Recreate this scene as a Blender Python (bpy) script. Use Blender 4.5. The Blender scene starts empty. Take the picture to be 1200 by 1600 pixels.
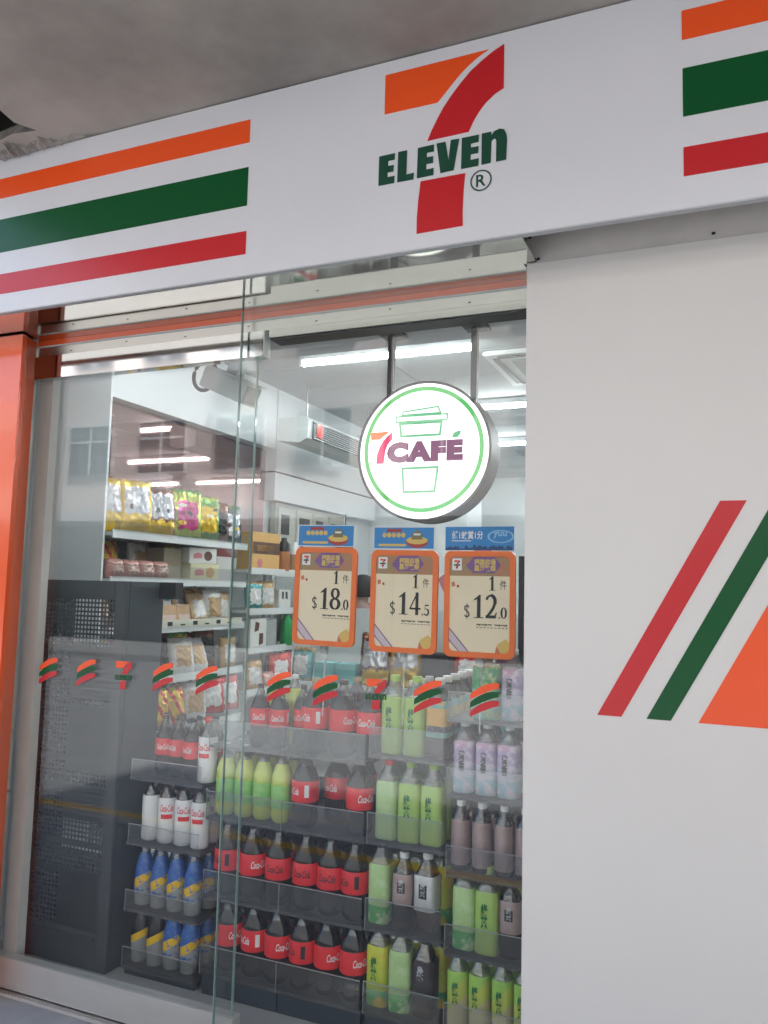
import bpy, bmesh, math, random
from mathutils import Vector, Matrix, noise as mnoise
from mathutils.geometry import tessellate_polygon
random.seed(7)
R=math.radians
sc=bpy.context.scene
COL=sc.collection
# ------------------------------------------------------------------ camera
cam=bpy.data.cameras.new('camera'); co=bpy.data.objects.new('camera',cam); COL.objects.link(co); sc.camera=co
cam.sensor_fit='VERTICAL'; cam.sensor_height=32.0; cam.lens=1260/1600*32.0; cam.clip_start=0.05; cam.clip_end=500
YAW,PITCH,ROLL=R(23.1),R(5.44),R(1.39)
fw=Vector((-math.sin(YAW)*math.cos(PITCH),math.cos(YAW)*math.cos(PITCH),math.sin(PITCH)))
rt=Vector((math.cos(YAW),math.sin(YAW),0)); up=rt.cross(fw)
rr=rt*math.cos(ROLL)+up*math.sin(ROLL); uu=up*math.cos(ROLL)-rt*math.sin(ROLL)
m=Matrix((rr,uu,-fw)).transposed().to_4x4(); m.translation=Vector((0,0,1.5)); co.matrix_world=m
# ------------------------------------------------------------------ world, sun, exposure
w=bpy.data.worlds.new('World'); sc.world=w; w.use_nodes=True
nt=w.node_tree; bg=nt.nodes['Background']; sky=nt.nodes.new('ShaderNodeTexSky')
SUN_DIR=Vector((0.45,0.36,0.82)).normalized()
sky.sky_type='NISHITA'; sky.sun_disc=False; sky.sun_elevation=math.asin(SUN_DIR.z)
sky.sun_rotation=math.atan2(SUN_DIR.x,SUN_DIR.y); sky.air_density=1.0; sky.dust_density=2.5; sky.ozone_density=0.6
nt.links.new(sky.outputs[0],bg.inputs[0]); bg.inputs[1].default_value=0.15
sl=bpy.data.lights.new('sun','SUN'); sl.energy=4.0; sl.angle=R(3); sl.color=(1,.98,.95)
so=bpy.data.objects.new('sun',sl); COL.objects.link(so); so.location=(0,0,30)
so.rotation_euler=(-SUN_DIR).to_track_quat('-Z','Y').to_euler()
sc.view_settings.view_transform='Standard'; sc.view_settings.look='None'; sc.view_settings.gamma=1
sc.view_settings.exposure=2.22
sc.render.engine='CYCLES'; sc.cycles.use_denoising=True
sc.cycles.max_bounces=14; sc.cycles.transparent_max_bounces=24; sc.cycles.diffuse_bounces=5; sc.cycles.glossy_bounces=6
sc.cycles.caustics_reflective=False; sc.cycles.caustics_refractive=False; sc.cycles.sample_clamp_indirect=6
# ------------------------------------------------------------------ materials
def rgb(h,k=1.0):
    h=h.lstrip('#'); v=[int(h[i:i+2],16)/255 for i in (0,2,4)]
    return tuple((c/12.92 if c<=.04045 else ((c+.055)/1.055)**2.4)*k for c in v)
def mat(name,col,rough=.5,metal=0,noise=0,nscale=6,dark=None,bump=0,bscale=60,coat=0,emit=0,ecol=None,spec=.5,stretch=None,rnoise=0):
    M=bpy.data.materials.new(name); M.use_nodes=True; t=M.node_tree; b=t.nodes['Principled BSDF']
    b.inputs['Base Color'].default_value=(*col,1); b.inputs['Roughness'].default_value=rough; b.inputs['Metallic'].default_value=metal
    b.inputs['Specular IOR Level'].default_value=spec
    if coat: b.inputs['Coat Weight'].default_value=coat; b.inputs['Coat Roughness'].default_value=.05
    if emit: b.inputs['Emission Color'].default_value=(*(ecol or col),1); b.inputs['Emission Strength'].default_value=emit
    tc=None
    if noise or bump or rnoise:
        tc=t.nodes.new('ShaderNodeTexCoord'); mp=t.nodes.new('ShaderNodeMapping'); t.links.new(tc.outputs['Object'],mp.inputs[0])
        if stretch: mp.inputs['Scale'].default_value=stretch
    if noise or rnoise:
        n=t.nodes.new('ShaderNodeTexNoise'); n.inputs['Scale'].default_value=nscale; n.inputs['Detail'].default_value=7; n.inputs['Roughness'].default_value=.62
        t.links.new(mp.outputs[0],n.inputs['Vector'])
    if noise:
        rp=t.nodes.new('ShaderNodeValToRGB'); rp.color_ramp.elements[0].position=.32; rp.color_ramp.elements[1].position=.68
        d=dark or tuple(c*.45 for c in col)
        rp.color_ramp.elements[0].color=(*[c*(1-noise)+e*noise for c,e in zip(col,d)],1); rp.color_ramp.elements[1].color=(*col,1)
        t.links.new(n.outputs['Fac'],rp.inputs[0]); t.links.new(rp.outputs[0],b.inputs['Base Color'])
    if rnoise:
        mr=t.nodes.new('ShaderNodeMapRange'); mr.inputs[3].default_value=max(0,rough-rnoise); mr.inputs[4].default_value=rough+rnoise
        t.links.new(n.outputs['Fac'],mr.inputs[0]); t.links.new(mr.outputs[0],b.inputs['Roughness'])
    if bump:
        n2=t.nodes.new('ShaderNodeTexNoise'); n2.inputs['Scale'].default_value=bscale; n2.inputs['Detail'].default_value=5
        t.links.new(mp.outputs[0],n2.inputs['Vector']); bm_=t.nodes.new('ShaderNodeBump'); bm_.inputs['Strength'].default_value=bump; bm_.inputs['Distance'].default_value=.01
        t.links.new(n2.outputs['Fac'],bm_.inputs['Height']); t.links.new(bm_.outputs[0],b.inputs['Normal'])
    return M
def glassmat(name,tint=(.96,.985,.975),k=1.0,f0=.045,diff=0.0,dcol=(.7,.72,.72),rough=0.0,smudge=0.0):
    """clear sheet: Schlick reflection over tinted transmission, optional milky share"""
    M=bpy.data.materials.new(name); M.use_nodes=True; t=M.node_tree; N=t.nodes; L=t.links
    N.remove(N['Principled BSDF']); out=N['Material Output']
    g=N.new('ShaderNodeNewGeometry'); dp=N.new('ShaderNodeVectorMath'); dp.operation='DOT_PRODUCT'
    L.new(g.outputs['Incoming'],dp.inputs[0]); L.new(g.outputs['Normal'],dp.inputs[1])
    a=N.new('ShaderNodeMath'); a.operation='ABSOLUTE'; L.new(dp.outputs['Value'],a.inputs[0])
    s=N.new('ShaderNodeMath'); s.operation='SUBTRACT'; s.inputs[0].default_value=1; L.new(a.outputs[0],s.inputs[1])
    p=N.new('ShaderNodeMath'); p.operation='POWER'; p.inputs[1].default_value=5; L.new(s.outputs[0],p.inputs[0])
    f=N.new('ShaderNodeMath'); f.operation='MULTIPLY_ADD'; f.inputs[1].default_value=(1-f0)*k; f.inputs[2].default_value=f0*k; L.new(p.outputs[0],f.inputs[0])
    tr=N.new('ShaderNodeBsdfTransparent'); tr.inputs[0].default_value=(*tint,1)
    gl=N.new('ShaderNodeBsdfGlossy'); gl.inputs['Roughness'].default_value=rough
    mx=N.new('ShaderNodeMixShader'); L.new(f.outputs[0],mx.inputs[0]); L.new(tr.outputs[0],mx.inputs[1]); L.new(gl.outputs[0],mx.inputs[2])
    last=mx
    if diff or smudge:
        df=N.new('ShaderNodeBsdfDiffuse'); df.inputs[0].default_value=(*dcol,1)
        m2=N.new('ShaderNodeMixShader'); m2.inputs[0].default_value=diff; L.new(mx.outputs[0],m2.inputs[1]); L.new(df.outputs[0],m2.inputs[2]); last=m2
        if smudge:
            tc=N.new('ShaderNodeTexCoord'); n=N.new('ShaderNodeTexNoise'); n.inputs['Scale'].default_value=3.0; n.inputs['Detail'].default_value=6
            L.new(tc.outputs['Object'],n.inputs['Vector']); mr=N.new('ShaderNodeMapRange'); mr.inputs[1].default_value=.4; mr.inputs[2].default_value=.75; mr.inputs[3].default_value=diff; mr.inputs[4].default_value=diff+smudge
            L.new(n.outputs['Fac'],mr.inputs[0]); L.new(mr.outputs[0],m2.inputs[0])
    L.new(last.outputs[0],out.inputs[0]); return M
def band_mat(name,stops,axis='Z',slope=0.0,rough=.3,metal=0,noise=0.0,nscale=30,ncol=None):
    """printed sleeve: colour bands over object height (stops: (height m, colour)), optionally slanted"""
    M=bpy.data.materials.new(name); M.use_nodes=True; t=M.node_tree; N=t.nodes; L=t.links; b=N['Principled BSDF']
    b.inputs['Roughness'].default_value=rough; b.inputs['Metallic'].default_value=metal
    tc=N.new('ShaderNodeTexCoord'); sx=N.new('ShaderNodeSeparateXYZ'); L.new(tc.outputs['Object'],sx.inputs[0])
    h=N.new('ShaderNodeMath'); h.operation='MULTIPLY_ADD'; h.inputs[1].default_value=-slope; L.new(sx.outputs['X'],h.inputs[0]); L.new(sx.outputs['Z'],h.inputs[2])
    mr=N.new('ShaderNodeMapRange'); mr.inputs[1].default_value=0; mr.inputs[2].default_value=.4; L.new(h.outputs[0],mr.inputs[0])
    rp=N.new('ShaderNodeValToRGB'); rp.color_ramp.interpolation='CONSTANT' if noise<2 else 'LINEAR'
    els=rp.color_ramp.elements
    while len(els)<len(stops): els.new(.5)
    for e,(z,c) in zip(els,stops): e.position=min(1,max(0,z/.4)); e.color=(*c,1)
    L.new(mr.outputs[0],rp.inputs[0]); src=rp.outputs[0]
    if ncol:
        n=N.new('ShaderNodeTexNoise'); n.inputs['Scale'].default_value=nscale; n.inputs['Detail'].default_value=3; L.new(tc.outputs['Object'],n.inputs['Vector'])
        r2=N.new('ShaderNodeMapRange'); r2.inputs[1].default_value=.5; r2.inputs[2].default_value=.62; L.new(n.outputs['Fac'],r2.inputs[0])
        mx=N.new('ShaderNodeMix'); mx.data_type='RGBA'; L.new(r2.outputs[0],mx.inputs[0]); L.new(src,mx.inputs[6]); mx.inputs[7].default_value=(*ncol,1); src=mx.outputs[2]
    L.new(src,b.inputs['Base Color']); return M
WHITE=mat('fascia white vinyl',(.655,.66,.68),.24,noise=.08,nscale=1.6,bump=.02,bscale=420)
ORANGE=mat('print orange',(.80,.080,.010),.32); GREEN=mat('print green',(.001,.075,.018),.3,spec=.3); RED=mat('print red',(.50,.011,.016),.32)
INK=mat('dark green ink',(.004,.055,.03),.35); BLACKINK=mat('black ink',(.012,.010,.010),.5)
PANEL=mat('panel white paint',(.635,.622,.592),.42,noise=.10,nscale=.9,bump=.015,bscale=160)
GREYP=mat('grey painted strip',(.49,.475,.445),.55,noise=.25,nscale=5,bump=.03)
ORGL=mat('orange acrylic',(.84,.125,.035),.2,coat=.35,noise=.12,nscale=3,rnoise=.05)
STEEL=mat('brushed steel',(.54,.525,.49),.30,1,noise=.30,nscale=4,stretch=(.25,1,6),dark=(.36,.34,.30),rnoise=.09)
MIRROR=mat('polished steel',(.58,.565,.52),.05,1,noise=.20,nscale=3,dark=(.45,.42,.36),bump=.02,bscale=6)
RAIL=mat('rail steel',(.58,.57,.545),.06,1,noise=.12,nscale=5,dark=(.46,.45,.43))
CONC=mat('stained plaster',(.385,.365,.325),.9,noise=.8,nscale=1.9,dark=(.18,.17,.155),bump=.35,bscale=7)
CONC2=mat('broken concrete',(.33,.31,.28),.95,noise=.7,nscale=18,dark=(.10,.09,.08),bump=.9,bscale=30)
CAVITY=mat('cavity with painted shade',(.02,.017,.015),.9)  # shade inside the ceiling hole, put into a near-black colour
PAVE=mat('pavement slab',(.30,.30,.30),.75,noise=.35,nscale=9,bump=.15,bscale=120)
ROADM=mat('road concrete',(.27,.272,.275),.8,noise=.3,nscale=2.5,bump=.2,bscale=80)
YEL=mat('road yellow paint',(.80,.42,.02),.6,noise=.2,nscale=30)
KERB=mat('kerb granite',(.36,.35,.33),.8,noise=.3,nscale=20)
GLASS=glassmat('door glass',(.965,.985,.978),1.0,.043,.001,(.75,.8,.8),smudge=.007)
GEDGE=mat('glass edge',(.20,.29,.26),.15,0,coat=.4)
ACRYL=glassmat('acrylic lip',(.94,.94,.94),.7,.06,.045,(.40,.40,.40),rough=.05,smudge=.04)
CLEAR=glassmat('clear bottle plastic',(.72,.74,.73),2.0,.07,.10,(.55,.57,.56),rough=.06)
CLEARD=glassmat('clear dark bottle plastic',(.55,.53,.51),1.6,.08,.03,(.42,.41,.40),rough=.05)
WALLW=mat('shop wall white',(.76,.78,.79),.45,noise=.06,nscale=1.5)
CEILW=mat('ceiling tile',(.52,.55,.56),.8,noise=.12,nscale=30,bump=.05,bscale=200)
TBAR=mat('ceiling tee bar',(.42,.44,.45),.6)
MAROON=mat('glossy maroon board',(.34,.21,.20),.03,.75,noise=.15,nscale=2)
FLOORS=mat('shop floor tile',(.45,.43,.40),.25,noise=.12,nscale=4)
TUBE=mat('lit tube',(1,1,1),.5,emit=11.5,ecol=(.93,.98,1.0))
BATTEN=mat('white batten',(.8,.82,.82),.4)
SIGNLIT=mat('lit sign face',(.9,.9,.9),.4,emit=.34,ecol=(1,.98,1.0))
RINGLIT=mat('lit green print',(.05,.3,.06),.4,emit=1,ecol=(.018,.085,.021))
OUTLIT=mat('lit pale green print',(.06,.22,.10),.4,emit=1,ecol=(.035,.10,.05))
PURPLIT=mat('lit purple print',(.10,.03,.06),.4,emit=1,ecol=(.05,.018,.034))
PINKLIT=mat('lit pink red print',(.4,.02,.07),.4,emit=1,ecol=(.15,.010,.035))
ORLIT=mat('lit orange print',(.6,.12,.03),.4,emit=1,ecol=(.19,.04,.012))
RIM=mat('sign rim',(.075,.07,.08),.42,.2,noise=.25,nscale=14)
DARKM=mat('charcoal metal',(.078,.092,.100),.42,.2,noise=.2,nscale=8)
SHELFD=mat('dark shelf',(.030,.030,.032),.5,noise=.2,nscale=10)
SHELFW=mat('white shelf metal',(.68,.70,.69),.4,noise=.08)
PLINTH=mat('dark blue plinth',(.022,.032,.045),.5)
BLK=mat('black plastic',(.015,.015,.016),.35)
DARKGAP=mat('dark gasket',(.018,.018,.018),.6)
RUB=mat('grey cable',(.07,.08,.09),.5)
IVORY=mat('ivory plastic',(.66,.68,.66),.4)
# ------------------------------------------------------------------ mesh helpers
class MB:
    def __init__(s): s.v=[]; s.f=[]; s.m=[]; s.sm=[]
    def add(s,vs,fs,mi=0,smooth=False):
        o=len(s.v); s.v+=[tuple(v) for v in vs]; s.f+=[tuple(i+o for i in f) for f in fs]; s.m+=[mi]*len(fs); s.sm+=[smooth]*len(fs); return s
    def box(s,x0,x1,y0,y1,z0,z1,mi=0):
        return s.add([(x0,y0,z0),(x1,y0,z0),(x1,y1,z0),(x0,y1,z0),(x0,y0,z1),(x1,y0,z1),(x1,y1,z1),(x0,y1,z1)],
            [(0,3,2,1),(4,5,6,7),(0,1,5,4),(1,2,6,5),(2,3,7,6),(3,0,4,7)],mi)
    def prism(s,poly,y0,y1,mi=0):
        """polygon in XZ extruded over Y (y0 is the face to the street)"""
        n=len(poly); tris=tessellate_polygon([[Vector((x,z,0)) for x,z in poly]])
        vs=[(x,y0,z) for x,z in poly]+[(x,y1,z) for x,z in poly]
        fs=[]
        for a,b,c in tris:
            P=[Vector((poly[i][0],poly[i][1])) for i in (a,b,c)]
            cr=(P[1]-P[0]).cross(P[2]-P[0]) if False else (P[1].x-P[0].x)*(P[2].y-P[0].y)-(P[1].y-P[0].y)*(P[2].x-P[0].x)
            t=(a,b,c) if cr>0 else (c,b,a)
            fs.append(t); fs.append(tuple(n+i for i in reversed(t)))
        area=sum(poly[i][0]*poly[(i+1)%n][1]-poly[(i+1)%n][0]*poly[i][1] for i in range(n))
        for i in range(n):
            j=(i+1)%n; fs.append((i,i+n,j+n,j) if area>0 else (j,j+n,i+n,i))
        return s.add(vs,fs,mi)
    def lathe(s,prof,n=20,c=(0,0,0),mi=0,sq=0.0,smooth=True,capb=True,capt=True):
        """prof [(r,z)], sq>0 squares the section"""
        vs=[]
        for r,z in prof:
            for k in range(n):
                a=2*math.pi*(k+.5)/n; ca,sa=math.cos(a),math.sin(a)
                q=1.0
                if sq: q=(abs(ca)**(2+sq*6)+abs(sa)**(2+sq*6))**(-1/(2+sq*6))
                vs.append((c[0]+r*q*ca,c[1]+r*q*sa,c[2]+z))
        fs=[]
        for i in range(len(prof)-1):
            for k in range(n):
                fs.append((i*n+k,i*n+(k+1)%n,(i+1)*n+(k+1)%n,(i+1)*n+k))
        s.add(vs,fs,mi,smooth)
        if capb: s.add(vs[:n],[tuple(reversed(range(n)))],mi)
        if capt: s.add(vs[-n:],[tuple(range(n))],mi)
        return s
    def tube(s,pts,r,n=8,mi=0):
        pts=[Vector(p) for p in pts]; rings=[]
        for i,p in enumerate(pts):
            d=(pts[min(i+1,len(pts)-1)]-pts[max(i-1,0)]).normalized()
            u=d.cross(Vector((0,0,1))); u=u.normalized() if u.length>1e-3 else Vector((1,0,0)); v=d.cross(u)
            rings.append([p+(u*math.cos(2*math.pi*k/n)+v*math.sin(2*math.pi*k/n))*r for k in range(n)])
        vs=[q for g in rings for q in g]
        fs=[(i*n+k,i*n+(k+1)%n,(i+1)*n+(k+1)%n,(i+1)*n+k) for i in range(len(pts)-1) for k in range(n)]
        fs+=[tuple(range(n)),tuple(len(vs)-n+k for k in reversed(range(n)))]
        return s.add(vs,fs,mi,True)
    def mesh(s,name,mats,bevel=0):
        me=bpy.data.meshes.new(name); me.from_pydata(s.v,[],s.f); me.update()
        for q in (mats if isinstance(mats,(list,tuple)) else [mats]): me.materials.append(q)
        for p,mi,sm in zip(me.polygons,s.m,s.sm): p.material_index=mi; p.use_smooth=sm
        b=bmesh.new(); b.from_mesh(me)
        if bevel:
            bmesh.ops.bevel(b,geom=[e for e in b.edges if len(e.link_faces)==2 and e.calc_face_angle(0)>.5],offset=bevel,segments=2,affect='EDGES',clamp_overlap=True)
        bmesh.ops.recalc_face_normals(b,faces=b.faces); b.to_mesh(me); b.free()
        return me
    def obj(s,name,mats,parent=None,loc=None,bevel=0): return link(name,s.mesh(name,mats,bevel),parent,loc)
def link(name,me,parent=None,loc=None,rot=None):
    o=bpy.data.objects.new(name,me); COL.objects.link(o)
    if parent: o.parent=parent
    if loc is not None: o.location=loc
    if rot is not None: o.rotation_euler=rot
    return o
def tag(o,label,cat,group=None):
    o['label']=label; o['category']=cat
    if group: o['group']=group
    return o
def thing(name,label,cat,loc=(0,0,0),rotz=0,group=None):
    o=bpy.data.objects.new(name,None); COL.objects.link(o); o.location=loc; o.rotation_euler=(0,0,rotz); o.empty_display_size=.05
    return tag(o,label,cat,group)
def struct(o): o['kind']='structure'; return o
def bx(name,m,x0,x1,y0,y1,z0,z1,parent=None,bevel=0): return MB().box(x0,x1,y0,y1,z0,z1).obj(name,m,parent,bevel=bevel)
_tc={}
def text_mesh(body,bold=0.0,shear=0.0,wid=None,hei=None,space=1.0):
    """flat text mesh centred on the origin in XZ (y=0), scaled to wid / hei"""
    cu=bpy.data.curves.new('t','FONT'); cu.body=body; cu.size=1; cu.offset=bold; cu.shear=shear; cu.resolution_u=3; cu.space_character=space; cu.align_x='CENTER'; cu.space_line=.95
    o=bpy.data.objects.new('t',cu); COL.objects.link(o); dg=bpy.context.evaluated_depsgraph_get()
    me=bpy.data.meshes.new_from_object(o.evaluated_get(dg)); bpy.data.objects.remove(o); bpy.data.curves.remove(cu)
    vs=[v.co.copy() for v in me.vertices]; fs=[tuple(p.vertices) for p in me.polygons]; bpy.data.meshes.remove(me)
    xs=[v.x for v in vs]; ys=[v.y for v in vs]; cx,cy=(min(xs)+max(xs))/2,(min(ys)+max(ys))/2; W,H=max(xs)-min(xs),max(ys)-min(ys)
    kx=wid/W if wid else hei/H; kz=hei/H if hei else wid/W
    return [((v.x-cx)*kx,0.0,(v.y-cy)*kz) for v in vs],fs
def text_mb(mb,body,x,y,z,mi=0,**k):
    vs,fs=text_mesh(body,**k); return mb.add([(a+x,y,c+z) for a,b,c in vs],fs,mi)
def text_cyl(mb,body,r,z,ang=0,mi=0,**k):
    vs,fs=text_mesh(body,**k)
    return mb.add([(r*math.sin(a/r+ang),-r*math.cos(a/r+ang),c+z) for a,b,c in vs],fs,mi)
def ordn(i): return ['first','second','third','fourth','fifth','sixth','seventh','eighth'][i]
# ================================================================== SETTING
struct(bx('ground',ROADM,-60,60,-60,-13.6,-.3,-.02))
struct(bx('road',ROADM,-60,60,-9.0,.40,-.32,-.13))
struct(bx('far_pavement',PAVE,-60,60,-13.6,-9.0,-.3,0.0))
ye=thing('yellow_line','double yellow line painted along the kerb','road marking')
for i,y in enumerate((.20,.02)): bx('stripe',YEL,-30,30,y-.05,y+.05,-.129,-.125,ye)
struct(bx('kerb',KERB,-60,60,.40,.55,-.3,-.005,bevel=.01))
struct(bx('pavement',PAVE,-60,60,.552,2.32,-.3,-.012))
struct(bx('shop_floor',FLOORS,-3.6,4,2.322,11.5,-.3,-.002))
# arcade ceiling with a broken hole
outer=[(-2.70,.35),(30,.35),(30,2.36),(-2.70,2.36)]
hole=[(-2.155,1.94),(-2.19,1.875),(-2.175,1.80),(-2.30,1.772),(-2.45,1.79),(-2.55,1.765),(-2.64,1.80),(-2.63,1.90),(-2.55,1.93),(-2.45,1.915),(-2.36,1.945),(-2.25,1.925)]
ac=MB(); ZC=3.034
tr=tessellate_polygon([[Vector((*p,0)) for p in outer],[Vector((*p,0)) for p in hole]])
allp=outer+hole; ac.add([(x,y,ZC) for x,y in allp],tr,0)
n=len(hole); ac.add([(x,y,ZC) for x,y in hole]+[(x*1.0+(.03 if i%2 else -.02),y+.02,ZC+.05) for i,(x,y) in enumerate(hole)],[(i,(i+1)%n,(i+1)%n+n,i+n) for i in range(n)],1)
ac.box(-2.69,-2.05,1.68,2.02,ZC+.28,ZC+.30,2); ac.box(-2.69,-2.05,2.0,2.02,ZC+.012,ZC+.28,2); ac.box(-2.69,-2.05,1.68,1.70,ZC+.012,ZC+.28,2); ac.box(-2.698,-2.69,1.68,2.02,ZC+.012,ZC+.30,2); ac.box(-2.05,-2.03,1.68,2.02,ZC+.012,ZC+.30,2)
ac.box(-2.70,30,.35,2.36,ZC+.31,ZC+.45,0); ac.box(-2.70,30,.20,.349,ZC-.002,ZC+.5,0); ac.box(-2.80,-2.701,.20,2.36,ZC+.0,ZC+.5,0)
struct(ac.obj('arcade_ceiling',[CONC,CONC2,CAVITY]))
rc=MB(); rnd=random.Random(4); nx_=90; vs=[]   # ragged broken plaster ridge along the top of the sign, at the left
for k in range(nx_):
    x=-2.62+k*.0075; tp=min(1,k/12)*min(1,(nx_-k)/40); yy=2.028; d=(.030+.030*rnd.random()+.02*math.sin(k*.35))*tp+.002; h=(.010+.016*rnd.random())*tp+.001
    vs+=[(x,yy,ZC-.001),(x,yy-d*.25,ZC-h),(x,yy-d*.7,ZC-h*.7),(x,yy-d,ZC-.001)]
rc.add(vs,[(4*k+a,4*k+a+1,4*k+5+a,4*k+4+a) for k in range(nx_-1) for a in range(3)])
o=rc.obj('plaster_rubble',CONC2); o['kind']='stuff'; tag(o,'rough broken plaster along the sign edge below the hole','plaster')
ub=thing('upper_building','concrete upper storeys above the arcade ceiling','building')
bx('wall',CONC,-3.7,30,2.361,12,ZC+.08,5.6,ub); bx('ground_wall',CONC,-3.9,-3.61,2.63,12,-.01,ZC+.079,ub)
# opposite side of the street (seen mirrored in the glass)
BEIGE=mat('beige render',(.62,.58,.53),.85,noise=.3,nscale=.6); PINKR=mat('pale pink render',(.64,.56,.52),.85,noise=.3,nscale=.6); DGL=mat('dark window pane',(.05,.06,.07),.1); WFR=mat('window frame',(.6,.6,.6),.5); SHUT=mat('shop shutter',(.06,.06,.065),.6,noise=.4,nscale=2)
def building(x0,x1,m,label,h,nf):
    b=thing('street_building',label,'building',((x0+x1)/2,-12,0)); ox=(x0+x1)/2
    W=(x1-x0)/2
    bx('wall',m,-W,W,-6,0,3.3,h,b); bx('shop_front',SHUT,-W,W,-6,-.4,0,3.3,b); bx('canopy',WFR,-W,W,-.4,1.2,3.0,3.28,b)
    wm=MB().box(-.75,.75,-.02,.10,-.7,.7).box(-.7,.7,.1,.12,-.65,.65,1).mesh('window',[WFR,DGL]); bm_=MB().box(-.03,.03,.12,.15,-.65,.65).box(-.7,.7,.121,.149,.2,.26).mesh('mullion',WFR); am=MB().box(-.4,.4,.1,.55,-1.2,-.75).mesh('air_conditioner',WFR)
    for f in range(nf):
        k=0; x=-W+1.3
        while x<W-1:
            q=link('window',wm,b,(x,0,5.0+f*2.9)); link('mullion',bm_,q)
            if (f*3+k)%4==1: link('air_conditioner',am,q)
            x+=2.35; k+=1
building(-17,-7.2,PINKR,'pale pink block across the street, to the left',12,3)
building(-7,6,BEIGE,'beige tenement block across the street, opposite the shop',17,5)
building(-34,-17.3,BEIGE,'low beige block far down the street',6.5,1)
building(6.3,20,PINKR,'pale pink tenement block across the street, to the right',16,4)
# ---------- shop interior shell
struct(bx('wall_left',WALLW,-3.6,-3.405,3.30,11.5,-.0,3.1))
struct(bx('wall_jamb',WALLW,-3.6,-2.735,2.63,2.66,0,3.09))
lw=struct(bx('wall_front_return',WALLW,-3.6,-2.988,3.285,3.299,0,3.1))
struct(bx('wall_back',WALLW,-3.4,4,10.9,11.1,0,3.1)); struct(bx('wall_right',WALLW,3.5,3.6,2.6,10.9,0,3.1))
bh=tag(bx('wall_bulkhead',WALLW,-3.402,-3.30,3.302,5.50,2.585,3.1),'white bulkhead band above the glossy maroon wall board','bulkhead')
tag(bx('maroon_board',MAROON,-3.402,-3.375,3.302,5.48,1.70,2.58),'glossy maroon wall board above the snack shelves','wall board')
sc_=struct(bx('shop_ceiling',TBAR,-3.6,4,2.45,11,3.10,3.2))
tile=MB().box(.006,1.194,.006,.594,3.078,3.099).mesh('ceiling_tile',CEILW)
for i in range(6):
    for j in range(14): link('ceiling_tile',tile,sc_,(-3.35+i*1.2,2.6+j*.6,0))
# glazing-line bulkhead inside (dark grey recess where the round sign hangs)
tag(bx('lintel_beam',mat('lintel paint',(.58,.60,.62),.45,noise=.1),-3.4,3.4,2.44,2.80,2.43,3.09),'grey lintel beam inside the window from which the round sign hangs','beam')
# ================================================================== FASCIA SIGN
FY=2.03
fs=thing('fascia_sign','long white shop fascia with orange, green and red stripes and the big 7 logo','sign',(0,0,0))
bx('panel',WHITE,-3.6,4.2,FY,FY+.014,2.447,3.030,fs,bevel=.0015); bx('return_edge',STEEL,-3.6,4.2,FY+.0142,FY+.020,2.4475,2.47,fs); bx('bottom_trim',TBAR,-3.6,4.2,FY-.001,FY+.019,2.4435,2.4466,fs)
def pr(name,m,poly,y,parent,t=.0015): return MB().prism(poly,y-t,y+.0005).obj(name,m,parent)
def stripe(m,x0,x1,z0,z1,lab): o=pr('stripe',m,[(x0,z0),(x1,z0),(x1,z1),(x0,z1)],FY,fs); o['label']=lab
stripe(ORANGE,-3.58,-1.352,2.877,2.952,'orange stripe left of the logo'); stripe(GREEN,-3.58,-1.352,2.671,2.796,'green stripe left of the logo'); stripe(RED,-3.58,-1.350,2.515,2.589,'red stripe left of the logo')
stripe(ORANGE,-.085,4.1,2.888,2.966,'orange stripe right of the logo'); stripe(GREEN,-.084,4.1,2.685,2.812,'green stripe right of the logo'); stripe(RED,-.084,4.1,2.530,2.605,'red stripe right of the logo')
L_OR=[(-0.894,2.988),(-0.737,2.989),(-0.585,2.990),(-0.617,2.974),(-0.642,2.957),(-0.665,2.938),(-0.683,2.920),(-0.709,2.892),(-0.732,2.868),(-0.894,2.868)]
L_RD=[(-0.541,2.995),(-0.573,2.981),(-0.605,2.961),(-0.637,2.938),(-0.664,2.911),(-0.692,2.879),(-0.715,2.848),(-0.733,2.817),(-0.748,2.788),(-0.760,2.760),(-0.639,2.762),(-0.626,2.789),(-0.610,2.814),(-0.590,2.837),(-0.567,2.855),(-0.541,2.867)]
L_FT=[(-0.778,2.644),(-0.647,2.644),(-0.650,2.609),(-0.652,2.570),(-0.653,2.532),(-0.652,2.494),(-0.787,2.492),(-0.787,2.540),(-0.784,2.588)]
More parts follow.
